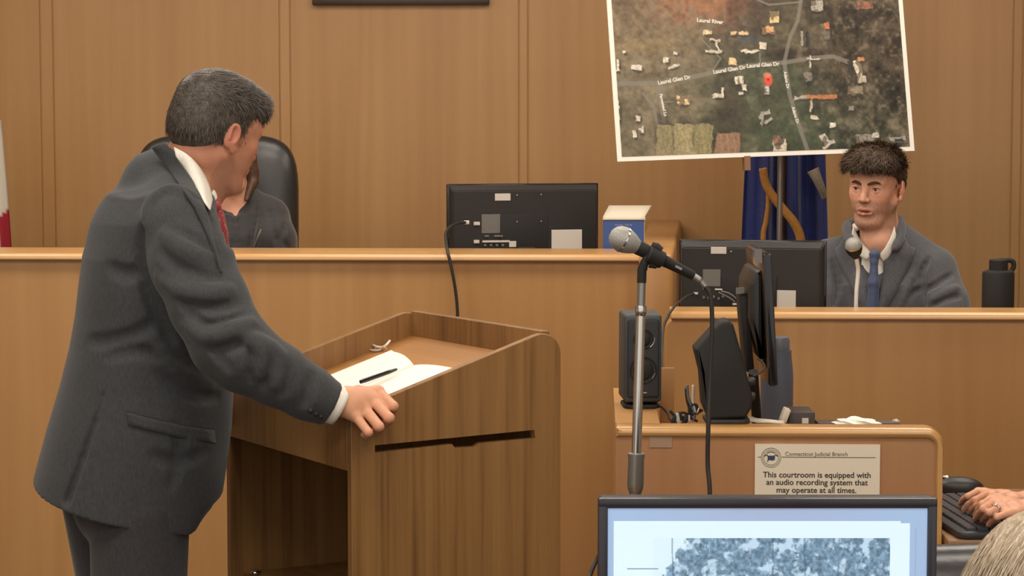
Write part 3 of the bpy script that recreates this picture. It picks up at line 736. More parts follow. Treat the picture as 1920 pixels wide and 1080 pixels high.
def office_chair(loc, rz, label, back_h, back_w, seat_z=.48, group=None):
    t = empty('leather_chair', loc, rz, label, 'chair', group)
    soft_slab('backrest', back_w, back_h, .15, M['leather'], t, Matrix.Translation((0, .27, seat_z+.06+back_h/2)) @ Matrix.Rotation(-.12, 4, 'X'))
    soft_slab('seat', .54, .52, .13, M['leather'], t, Matrix.Translation((0, .02, seat_z)) @ Matrix.Rotation(PI/2, 4, 'X'))
    for s_ in (-1, 1):
        MB().tube(smooth_path([(s_*.27, .18, seat_z), (s_*.31, .15, seat_z+.19), (s_*.31, .0, seat_z+.23), (s_*.31, -.14, seat_z+.22)]), [.022]*19+[.022]*6, 10).build('armrest', M['black2'], t)
    MB().lathe([(.03, .08), (.03, .3), (.05, seat_z-.06)]).build('gas_column', M['black2'], t)
    m = MB()
    for k in range(5):
        a = 2*PI*k/5; m.tube([(0, 0, .1), (.27*math.cos(a), .27*math.sin(a), .07)], [.028, .016], 8); 
    m.build('star_base', M['black2'], t)
    for k in range(5):
        a = 2*PI*k/5; MB().ellipsoid((.27*math.cos(a), .27*math.sin(a), .03), (.028, .022, .03), n=12).build('castor', M['black2'], t)
    return t
ctop = P(400, 262, 8.0)
office_chair(Vector((ctop.x+.008, 7.72, .35)), math.radians(0), 'high backed black leather chair behind the judge bench', ctop.z-.35-.52, .59, group=None)
# ================================================================== microphone on floor stand in front
MD = 3.85
mo = Vector((P(1176, 1080, MD).x-.012, MD, 0))
ms = empty('microphone_stand', mo, 0, 'straight chrome microphone floor stand right of the lectern', 'microphone stand')
def S(px, py, D=MD): return P(px, py, D)-mo
base = Vector((0, 0, 0))
top = S(1203, 530)
def along(py):
    z = (P(1200, py, MD)-mo).z; return top*(z/top.z)
MB().lathe([(.125, 0), (.125, .012), (.11, .02), (.02, .03), (.018, .06)]).build('round_base', M['black2'], ms)
MB().tube([Vector((0, 0, .04)), along(925)], .0105, 20).build('lower_tube', M['chrome'], ms)
MB().tube([along(925), along(916), along(908), along(864), along(854), along(850), along(849.5)], [.0105, .0135, .0145, .0140, .0150, .0150, .013], 20).build('height_clutch', M['steel'], ms)
MB().tube([along(850), along(590)], .0085, 20).build('upper_tube', M['chrome'], ms)
MB().tube([along(592), along(589), along(577), along(573)], [.0085, .0100, .0100, .009], 20).build('joint_collar', M['chrome'], ms)
MB().tube([along(574), along(528)], .0072, 20).build('top_tube', M['steel'], ms)
m = MB(); m.tube([along(530), along(505), S(1206, 498)], [.0080, .0080, .0075], 16)
m.tube(smooth_path([S(1205, 506), S(1208, 494), S(1216, 484), S(1224, 478)]), .0078, 14)
m.build('swivel_joint', M['black2'], ms)
# clip grips the microphone body
a, b = S(1216, 476, MD-.002), S(1241, 488, MD+.004)
MB().tube([a-(b-a)*.1, a, b, b+(b-a)*.12], [.0130, .0160, .0150, .0110], 20).build('clip_sleeve', M['black2'], ms)
m = MB(); m.tube([S(1222, 459), S(1231, 463), S(1240, 470)], [.0055, .0075, .006], 12); m.tube([S(1218, 494), S(1232, 498)], [.008, .006], 10)
m.build('clip_lug', M['black2'], ms)
# microphone lies in the clip
mb0, mb1 = P(1166, 448, MD), P(1300, 517, MD+.03)
mc = empty('microphone', mb0, 0, 'large handheld microphone with silver mesh head in the stand clip', 'microphone')
ax = (mb1-mb0).normalized(); rot = ax.to_track_quat('Z', 'X').to_matrix().to_4x4()
MB().lathe([(.003, -.0222), (.010, -.0205), (.016, -.0160), (.0205, -.0092), (.0222, -.0015), (.0224, .0035), (.0212, .011), (.0180, .020), (.0140, .028), (.0125, .031)], rot, 36).build('mesh_head', M['grille'], mc)
MB().lathe([(.0215, -.0022), (.0232, -.0014), (.0232, .0014), (.0215, .0022)], Matrix.Translation(ax*.003) @ rot, 36).build('head_band', M['chrome'], mc)
Lm = (mb1-mb0).length
MB().lathe([(.0125, .030), (.0132, .033), (.0122, .055), (.0108, .080), (.0092, .105), (.0080, Lm-.004), (.0072, Lm)], rot, 28).build('handle', M['black2'], mc)
MB().box(-.002, .002, .0085, .0102, .105, .118, M=rot).build('switch', M['steel'], mc)
pl = MB().tube(smooth_path([mb1-mb0-ax*.004, P(1312, 526, MD+.03)-mb0, P(1322, 537, MD+.03)-mb0]), [.0068]+[.0062]*8+[.005]*8, 14).build('cable_connector', M['steel'], mc)
cable('cable', 'black microphone cable hanging straight down beside the chrome stand', [P(1320, 535, MD+.03), P(1330, 549, MD+.03), P(1334, 570, MD+.03), P(1335, 620, MD+.03), P(1331, 720, MD+.03), P(1328, 800, MD+.02), P(1327, 870, MD+.02), P(1331, 935, MD+.01), P(1325, 1080, MD), Vector((.32, MD+.02, .3)), Vector((.3, MD+.04, .03)), Vector((.24, MD+.08, .008)), Vector((.1, MD+.1, .008))], .0040)
# ================================================================== loudspeakers on the clerk counter
def RMv(v): return RM @ v
s1 = P(1206, 770, 5.02)
zt = CT
t = empty('computer_speaker', Vector((s1.x, 5.04, CT)), math.radians(3), 'dark grey computer speaker facing forward behind the microphone stand', 'speaker', 'computer speakers')
ti = t.matrix_world.inverted()
x0, x1 = (ti @ P(1171, 700, 5.0)).x, (ti @ P(1242, 700, 5.0)).x
z1, z0 = (ti @ P(1206, 590, 5.0)).z, (ti @ P(1206, 756, 5.0)).z
spk = mat('speaker_grey', rgb(66, 68, 68), .55, bump=(300, .1, .0005)); spk2 = mat('speaker_cloth', rgb(48, 48, 50), .8, bump=(900, .5, .001))
MB().box(x0, x1, -.03, .10, z0, z1, bev=.008, seg=3).build('cabinet', spk, t)
MB().box(x0+.007, x1-.007, -.036, -.029, z0+.012, z1-.012, bev=.005, seg=3).build('grille', spk2, t)
def arc(cx, cz, r, a0, a1, n=14): return [Vector((cx+r*math.cos(math.radians(a0+(a1-a0)*k/n)), -.0375, cz+r*math.sin(math.radians(a0+(a1-a0)*k/n)))) for k in range(n+1)]
cxm = (x0+x1)/2
for cz, r in ((z1-.055, .021), (z0+.075, .029)):
    m = MB(); m.tube(arc(cxm, cz, r, 0, 360, 30), .0018, 8, caps=False); m.build('driver_ring', M['black2'], t)
    MB().ellipsoid((cxm, -.036, cz), (r*.8, .006, r*.8), n=20).build('driver_cone', M['black2'], t)
hl = mat('glint_and_bar', rgb(190, 188, 180), .25, .6)
MB().tube(arc(cxm+.004, z1-.055, .021, -60, 10), .0014, 6).build('driver_glint', hl, t)  # pale partial arcs draw the highlights on the driver rims
MB().tube(arc(cxm-.002, z0+.075, .030, -75, -15), .0015, 6).build('driver_glint', hl, t)
MB().box(cxm-.006, cxm+.008, -.0378, -.036, z0+.022, z0+.0245).build('indicator_bar', hl, t)
MB().box(cxm+.006, cxm+.018, .0, .03, .006, z0+.006, bev=.002).build('stand_neck', M['black2'], t)
MB().box(cxm-.03, cxm-.018, .0, .03, .006, z0+.006, bev=.002).build('stand_neck', M['black2'], t)
MB().prism(rounded([(cxm-.042, -.03), (cxm+.042, -.03), (cxm+.042, .075), (cxm-.042, .075)], .02), 0, .008, 'Z', bev=.002).build('stand_foot', M['black2'], t)
# second speaker seen from its side, wedge shaped
D2 = 4.80
t = empty('computer_speaker', Vector((P(1362, 800, D2).x, D2, CT)), 0, 'black wedge shaped computer speaker seen side on beside the clerk monitor', 'speaker', 'computer speakers')
o2 = t.location.copy()
prof = [P(x, y, D2-.03)-o2 for x, y in ((1330, 788), (1318, 760), (1314, 700), (1303, 655), (1341, 613), (1352, 603), (1366, 601), (1375, 608), (1392, 668), (1411, 742), (1409, 766), (1398, 784))]
MB().prism(rounded([(p.x, p.z) for p in prof], [.01, .004, .004, .006, .008, .01, .01, .01, .004, .01, .01, .01], 4), -.035, .055, 'Y', bev=.008, seg=3).build('cabinet', M['black2'], t)
MB().prism(rounded([(-.048, -.045), (.048, -.045), (.048, .06), (-.048, .06)], .02), 0, .009, 'Z', bev=.002).build('stand_foot', M['black'], t)
MB().box(-.03, .02, -.02, .04, .006, .03, bev=.004).build('stand_neck', M['black2'], t)
for py in (716, 744):
    kx = P(1410, py, D2-.03)-o2
    MB().lathe([(.009, -.012), (.010, .004), (.007, .010)], Matrix.Translation(kx+Vector((-.002, .01, 0))) @ Matrix.Rotation(PI/2, 4, 'Y'), 16).build('knob', M['black'], t)
m = MB().tube(smooth_path([P(1412, 706, 4.78), P(1424, 700, 4.79), P(1434, 690, 4.8), P(1430, 680, 4.81), P(1421, 672, 4.82)]), .0022, 8).build('cable', M['rubber'], None); tag(m, 'short black lead between the wedge speaker and the clerk monitor', 'cable')
# ================================================================== clerk's monitor, edge on
t = empty('clerk_monitor', Vector((P(1425, 790, 5.02).x, 5.02, CT-.12)), 0, 'black monitor seen edge on above the clerk counter', 'monitor')
o3 = t.location.copy()
def edgeprof(pts, D): return [((P(x, y, D)-o3).x, (P(x, y, D)-o3).z) for x, y in pts]
MB().prism(rounded(edgeprof([(1430, 476), (1446, 475), (1458, 722), (1443, 725)], 4.86), .004, 3), -.17, .20, 'Y', bev=.003).build('screen_frame', M['gloss'], t)
MB().prism(rounded(edgeprof([(1430, 505), (1431, 690), (1424, 660), (1407, 600), (1407, 534), (1418, 510)], 4.9), .004, 3), -.11, .14, 'Y', bev=.008).build('rear_housing', M['black'], t)
MB().prism(rounded(edgeprof([(1393, 556), (1407, 553), (1421, 700), (1406, 706)], 4.9), .003, 3), -.05, .05, 'Y', bev=.003).build('stand_column', M['black2'], t)
MB().box(-.06, .07, -.08, .10, 0, .012, bev=.004).build('stand_base', M['black2'], t)
q0 = P(1412, 706, 4.9)-o3
MB().tube([q0+Vector((0, 0, .01)), Vector((0, .0, .008))], .011, 12).build('stand_neck', M['black2'], t)
lp_ = edgeprof([(1431, 477), (1445, 476), (1446, 503), (1432, 504)], 4.68)
MB().prism(lp_, -.3445+0, -.3435, 'Y').build('side_label', M['greylabel'], t).location = (0, .1715, 0)
lp_ = edgeprof([(1391, 548), (1407, 547), (1407, 558), (1391, 560)], 4.84)
MB().prism(lp_, -.056, -.0505, 'Y').build('hinge_cap', M['greylabel'], t)
# ================================================================== steel blue water bottle
t = empty('water_bottle', Vector((P(1456, 780, 5.24).x, 5.24, CT-.12)), 0, 'slate blue water bottle standing behind the clerk monitor', 'bottle')
pxm = FPX/5.24
z_ = lambda py: (P(1456, py, 5.24)-t.location).z
MB().lathe([(.036, 0), (.0385, .004), (.0385, z_(706)), (.037, z_(690)), (.034, z_(668)), (.0335, z_(656))], n=40).build('body', mat('slate_blue', rgb(84, 92, 106), .45), t)
MB().lathe([(.029, z_(656)), (.0295, z_(652)), (.0295, z_(638)), (.026, z_(632)), (.01, z_(631))], n=40).build('cap', mat('cap_blue', rgb(98, 104, 114), .35), t)
# black bottle on the witness stand
t = empty('black_flask', Vector((P(1871, 574, 6.38).x, 6.38, VT-.17)), 0, 'squat black insulated bottle on the witness stand, right of the witness', 'bottle')
z_ = lambda py: (P(1871, py, 6.38)-t.location).z
MB().lathe([(.043, 0), (.0455, .004), (.0455, z_(513)), (.043, z_(509)), (.03, z_(506))], n=40).build('body', M['black2'], t)
MB().lathe([(.0265, z_(507)), (.0265, z_(488)), (.024, z_(486.5))], n=36).build('cap', M['black2'], t)
xx = (P(1871, 500, 6.38)-t.location).x
MB().tube(smooth_path([(-.015, 0, z_(490)), (.02, 0, z_(488)), (.040, 0, z_(490)), (.0435, 0, z_(500)), (.038, 0, z_(507))]), [.007]*33, 12).build('carry_loop', M['black2'], t)
# ================================================================== odds and ends behind the counter ledge
def CTP(px, py, D): return P(px, py, D)
dark = mat('dark_tray', rgb(62, 50, 44), .5)
t = empty('desk_tray', Vector((P(1500, 790, 4.9).x, 4.9, CT-.12)), 0, 'low dark desk tray behind the counter ledge, holding tissue', 'tray'); o4 = t.location.copy()
a, b = P(1478, 772, 4.86)-o4, P(1527, 797, 4.86)-o4
MB().box(a.x, b.x, -.05, .05, 0, a.z, bev=.002).build('tray_body', dark, t)
p_ = P(1510, 790, 4.84)-o4
MB().box(p_.x-.006, p_.x+.008, -.0515, -.0502, p_.z-.006, p_.z+.006).build('tray_label', M['label'], t, smooth=False)
def crumple(name, label, cat, c, r, seed, mt='white', parent=None):
    rg = random.Random(seed); m = MB(); g = bmesh.ops.create_icosphere(m.bm, subdivisions=4, radius=1)
    ph = [rg.uniform(0, 6) for _ in range(9)]
    for v in g['verts']:
        k = 1+.16*math.sin(5*v.co.x+ph[0])*math.sin(6*v.co.y+ph[1])+.13*math.sin(9*v.co.z+7*v.co.x+ph[2])+.07*abs(math.sin(14*v.co.y+9*v.co.z+ph[3]))
        v.co = Vector((v.co.x*r[0]*k, v.co.y*r[1]*k, v.co.z*r[2]*k))+Vector(c)
    o = m.build(name, M[mt], parent, angle=60)
    if label: tag(o, label, cat)
    return o
crumple('tissue', 'white tissue sticking up from the small dark tray', 'tissue', P(1511, 775, 4.9), (.012, .012, .006), 3)
crumple('tissue', 'small scrap of white tissue left of the dark tray edge', 'tissue', P(1486, 777, 4.9), (.006, .008, .004), 5)
crumple('white_cloth', 'flat crumpled white cloth lying behind the counter ledge', 'cloth', P(1606, 794, 4.87), (.047, .03, .0125), 8)
t = empty('notepad', Vector((P(1600, 795, 4.9).x, 4.9, CT-.12)), 0, 'dark covered notepad lying under the white cloth', 'notepad'); o5 = t.location.copy()
a, b = P(1530, 797, 4.9)-o5, P(1684, 789, 4.9)-o5
MB().box(a.x, b.x, -.03, .02, 0, b.z, bev=.002).build('cover', mat('notepad_cover', rgb(92, 74, 68), .5), t)
crumple('note_scrap', 'small pale paper scrap at the right end of the notepad', 'paper', P(1680, 791, 4.9), (.007, .01, .006), 11, 'cream')
lt = empty('letter_opener', P(1440, 790, 4.84), 0, 'pale plastic strip lying flat between the wedge speaker and the tray', 'plastic strip'); lo_ = lt.location.copy()
rows = []
for (x, y, w_) in ((1366, 787, 5), (1376, 790, 6), (1390, 787, 7), (1405, 784, 9), (1418, 788, 7), (1440, 789, 5), (1462, 791, 4), (1470, 791, 6)):
    c_ = P(x, y, 4.82)-lo_; h_ = w_/870/2; rows.append([c_+Vector((0, -.012, -h_)), c_+Vector((0, .0, h_))])
MB().grid(rows, .002).build('strip', M['cream'], lt, recalc=False)
MB().box(-.012, .002, -.012, .02, -.01, .022, bev=.002, M=Matrix.Translation(P(1474, 785, 4.84)-lo_) @ Matrix.Rotation(.35, 4, 'Y')).build('end_clip', M['cream'], lt)
t = empty('file_folder', Vector((P(1250, 790, 5.26).x, 5.26, CT-.12)), 0, 'pale tan folder standing upright behind the forward facing speaker', 'folder'); o6 = t.location.copy()
a, b = P(1236, 686, 5.3)-o6, P(1262, 790, 5.3)-o6
MB().box(a.x, b.x, 0, .006, 0, a.z, bev=.002).build('cover', mat('tan_folder', rgb(186, 140, 88), .6), t)
# bundle of leads and plugs
t = empty('cable_bundle', P(1297, 788, 4.92), 0, 'tangle of black leads with grey plugs left of the wedge speaker', 'cables'); o7 = t.location.copy()
B = lambda px, py, D=4.92: P(px, py, D)-o7
for pts, r, mt_n in (([B(1288, 722), B(1290, 745), B(1296, 760), B(1302, 775), B(1300, 790)], .0035, 'greylabel'), ([B(1300, 722), B(1299, 742), B(1300, 757), B(1304, 775)], .0032, 'label'),
                     ([B(1286, 728), B(1288, 750), B(1292, 766), B(1290, 786), B(1280, 796)], .003, 'rubber'), ([B(1256, 770), B(1266, 780), B(1278, 782), B(1290, 780), B(1306, 775), B(1318, 768)], .003, 'rubber'),
                     ([B(1262, 792), B(1272, 776), B(1284, 774), B(1296, 784), B(1308, 790)], .003, 'rubber'), ([B(1302, 757), B(1294, 764), B(1297, 775), B(1307, 772), B(1305, 760), B(1296, 758)], .0038, 'rubber')):
    MB().tube(smooth_path(pts), r, 8).build('lead', M[mt_n], t, angle=180)
for (x, y, s_, mn) in ((1271, 784, .008, 'label'), (1276, 780, .007, 'rubber'), (1309, 771, .006, 'chrome'), (1292, 784, .005, 'label'), (1264, 786, .009, 'rubber'), (1284, 788, .009, 'rubber')):
    MB().box(-s_*.5, s_*.5, -.006, .006, -s_*1.4, s_*1.4, bev=.0015, M=Matrix.Translation(B(x, y)) @ Matrix.Rotation(.2*(x % 5-2), 4, 'Y')).build('plug', M[mn], t)
cable('cable', 'black lead from the forward facing speaker across the counter top', [P(1232, 758, 5.02), P(1243, 765, 5.0), P(1252, 776, 4.97), P(1256, 786, 4.95), P(1268, 793, 4.93)], .0028)
# ================================================================== sign on the counter
sg = rthing('courtroom_sign', 'white notice with round seal about audio recording, stuck on the counter front', 'sign', (0, CY, 0))
sM = sg.matrix_world.inverted()
tl, tr, bl2 = L(1416, 833, CY), L(1651, 833, CY), L(1416, 940, CY)
sx0, sx1, sz1 = tl.x, tr.x, tl.z; sw = sx1-sx0; shh = sw*.56; sg_y = .0055
MB().box(sx0, sx1, sg_y-.0012, sg_y+.002, sz1-shh, sz1).build('card', mat('sign_card', rgb(226, 212, 190), .45, coat=.2), sg, smooth=False)
def sp_(px, py): q = L(px, py, CY); return (q.x, q.z)
def sgt(s, px, py, size, align='CENTER', bold=0.0, name='lettering', mt=M['ink'], sp=1.0):
    x, z = sp_(px, py); return text(s, size, Matrix.Translation((x, sg_y-.0014, z)) @ UP, mt, sg, name, align, .0002, bold, sp)
k = sw/235
sgt('This courtroom is equipped with', 1532, 896, 15.2*k, bold=.0003)
sgt('an audio recording system that', 1532, 910, 15.2*k, bold=.0003)
sgt('may operate at all times.', 1531, 924.5, 15.2*k, bold=.0003)
sgt('Connecticut Judicial Branch', 1472, 855, 10.6*k, 'LEFT', bold=.0001, mt=mat('grey_ink', rgb(104, 94, 82), .7))
gi_ = mat('rule_ink', rgb(84, 76, 68), .7)
for xa, xb in ((1421, 1428), (1466, 1642)):
    (a, z_a), (b, z_b) = sp_(xa, 857.5), sp_(xb, 857.5)
    MB().box(a, b, sg_y-.0016, sg_y-.0011, z_a-.0008, z_a+.0006).build('rule', gi_, sg, smooth=False)
cx_, cz_ = sp_(1446, 858.5); R_ = 18.5*k
seal = MB(); seal.tube([Vector((cx_+R_*math.cos(2*PI*i/40), sg_y-.0015, cz_+R_*math.sin(2*PI*i/40))) for i in range(41)], .0005, 6, caps=False)
seal.tube([Vector((cx_+R_*.74*math.cos(2*PI*i/40), sg_y-.0015, cz_+R_*.74*math.sin(2*PI*i/40))) for i in range(41)], .0004, 6, caps=False)
for i in range(36):
    a = 2*PI*i/36; seal.tube([Vector((cx_+R_*r_*math.cos(a), sg_y-.0013, cz_+R_*r_*math.sin(a))) for r_ in (.80, .94)], .00055, 5)
seal.build('seal_ring', mat('seal_grey', rgb(120, 112, 102), .7), sg)
blu = mat('seal_blue', rgb(54, 60, 92), .7)
MB().prism([(cx_+x*R_, cz_+z*R_) for x, z in ((-.36, .14), (-.3, .2), (.36, .2), (.4, .1), (.36, -.26), (.1, -.3), (-.2, -.24), (-.42, -.5), (-.34, -.2))], sg_y-.0018, sg_y-.0012, 'Y').build('seal_emblem', blu, sg, smooth=False)
for s_ in (-1, 1):
    MB().tube(smooth_path([Vector((cx_+s_*R_*.3, sg_y-.0014, cz_+R_*.16)), Vector((cx_+s_*R_*.5, sg_y-.0014, cz_+R_*.3)), Vector((cx_+s_*R_*.68, sg_y-.0014, cz_+R_*.12))]), .0011, 6).build('seal_branch', M['ink'], sg)
MB().tube(smooth_path([Vector((cx_-R_*.42, sg_y-.0014, cz_+R_*.46)), Vector((cx_, sg_y-.0014, cz_+R_*.6)), Vector((cx_+R_*.42, sg_y-.0014, cz_+R_*.46))]), .0009, 6).build('seal_branch', gi_, sg)
# ================================================================== keyboard and mouse on the low desk
k0 = PZ(1800, 1003, DZ)
t = empty('keyboard', Vector((PZ(1812, 974, DZ).x, PZ(1812, 974, DZ).y, DZ)), math.radians(95), 'black computer keyboard under the typing hands', 'keyboard')
kbm = mat('keyboard_black', rgb(50, 51, 54), .5)
MB().prism(rounded([(-.235, -.085), (.235, -.085), (.235, .085), (-.235, .085)], .02), 0.001, .016, 'Z', bev=.004).build('case', kbm, t)
kk = mat('key_caps', rgb(62, 63, 67), .38); k0_ = None
for r in range(5):
    y = .052-r*.0255
    for c in range(19):
        x = -.205+c*.0228
        if k0_ is None:
            k0_ = ko = MB().box(-.0095, .0095, -.0105, .0105, .015, .0225, bev=.0015, seg=1).build('key', kk, t)
        else:
            ko = k0_.copy(); COL.objects.link(ko)
        ko.location = (x, y, 0)
mq = PZ(1806, 930, DZ)
t = empty('computer_mouse', Vector((mq.x, mq.y+.05, DZ)), math.radians(80), 'black computer mouse on the desk above the keyboard', 'computer mouse')
MB().ellipsoid((0, 0, .012), (.034, .058, .026), n=28).build('shell', M['black'], t)
MB().ellipsoid((0, .03, .034), (.004, .010, .006), n=12).build('scroll_wheel', M['chrome'], t)
# ================================================================== foreground monitor with a document on screen
FD = 3.36
f0, f1 = P(1122, 933, FD), P(1757, 933, FD)
tz = f0.z
t = empty('foreground_monitor', Vector(((f0.x+f1.x)/2, FD, .74)), 0, 'wide black monitor showing a photo document, in front at the bottom', 'monitor'); o8 = t.location.copy()
hw = (f1.x-f0.x)/2; zt1 = tz-.74; hh = .315
m = MB(); bz = 18/FPX*FD; bt_ = 20/FPX*FD
fr = rounded([(-hw, zt1-hh), (hw, zt1-hh), (hw, zt1), (-hw, zt1)], .008, 5)
MB().prism(fr, .004, .03, 'Y', bev=.003).build('rear_shell', M['black'], t)
bzm = mat('dark_bezel', rgb(44, 43, 52), .3, spec=.5)
m.box(-hw, hw, -.006, .01, zt1-bt_, zt1, bev=.003); m.box(-hw, hw, -.006, .01, zt1-hh, zt1-hh+.022, bev=.003)
m.box(-hw, -hw+bz, -.006, .01, zt1-hh+.01, zt1-.01, bev=.003); m.box(hw-bz, hw, -.006, .01, zt1-hh+.01, zt1-.01, bev=.003)
m.build('bezel', bzm, t)
sw_, sh_ = 2*hw-2*bz, hh-bt_-.022
SW, SH = 620, 330
rng = np.random.default_rng(11)
yy, xx_ = np.mgrid[0:SH, 0:SW].astype(float)
pxs = 1140+xx_/(SW-1)*600; pys = 953+yy/(SH-1)*(600*sh_/sw_)
img = np.zeros((SH, SW, 3))+np.array([150, 178, 216.])
ft = np.clip(1-np.abs(pxs-1440)/260, 0, 1)[..., None]*np.clip(1-(pys-953)/40, 0, 1)[..., None]
img = img*(1-.5*ft)+np.array([158, 160, 186.])*.5*ft
page_ = (pxs > 1151) & (pxs < 1708) & (pys > 978)
page_ &= ~((pxs > 1690) & (pys < 982))
img[page_] = (205, 232, 248)
img[(pxs > 1717) & (pxs < 1720) & (pys > 990)] = (140, 170, 205)
pic = (pxs > 1226-0) & (pxs < 1671) & (pys > 1010)
nA, nB, nC = fnoise(SH, SW, 46, rng, 4), fnoise(SH, SW, 110, rng, 3), fnoise(SH, SW, 9, rng, 3)
tree = np.array([104, 134, 160.])*(0.70+.75*(nB-.1))[..., None]
fl = np.clip((nA-.53)*6+np.clip((1060-pys)/160, -.3, .25), 0, 1)[..., None]
tr_ = tree*(1-fl)+np.array([176, 206, 232.])*fl
skyl = np.clip((1010+(1290-pxs)*1.35+(nA-.5)*60-pys)/8+.5, 0, 1)[..., None]*(pxs < 1300)[..., None]
tr_ = tr_*(1-skyl)+np.array([200, 228, 246.])*skyl
tk = ((np.abs((pxs+nC*14) % 62-31) < 1.6) & (nC > .45))[..., None]
tr_ = tr_*(1-.4*tk)+np.array([60, 84, 108.])*.4*tk
img[pic] = tr_[pic]
ln = (pxs > 1176) & (pxs < 1235) & (np.abs(pys-1068) < 1.2); img[ln] = (120, 140, 160)
scm = vcol('screen_image', .25, emit=.52)
painted('screen', img, sw_, sh_, scm, t, Matrix.Translation((-hw+bz, -.001, zt1-hh+.022)))
MB().box(-.03, .03, .03, .05, .03, zt1-hh+.1, bev=.005).build('stand_neck', M['black2'], t)
MB().prism(rounded([(-.13, -.08), (.13, -.08), (.13, .1), (-.13, .1)], .03), 0, .014, 'Z', bev=.003).build('stand_base', M['black2'], t)
MB().box(-.03, .03, .0, .05, .01, .05, bev=.005).build('stand_neck', M['black2'], t)
cable('cable', 'thin dark cable at the lower left edge of the foreground monitor', [P(1124, 1040, FD+.06), P(1118, 1052, FD+.06), P(1108, 1075, FD+.05), P(1100, 1110, FD+.04), Vector((P(1098, 1150, FD).x, FD+.05, .77)), Vector((P(1098, 1150, FD).x, FD+.12, .745))], .0032)
t = empty('counsel_table', Vector((.62, 3.3, 0)), 0, 'wooden counsel table under the foreground monitor', 'table')
MB().box(-.75, .75, -.32, .32, .705, .74, bev=.006).build('tabletop', M['tray'], t)
for sx in (-.70, .70):
    for sy in (-.27, .27): MB().box(sx-.03, sx+.03, sy-.03, sy+.03, 0, .706).build('leg', M['lectern'], t)
# black chair back behind the fair haired person
bc = P(1840, 1040, 2.9)
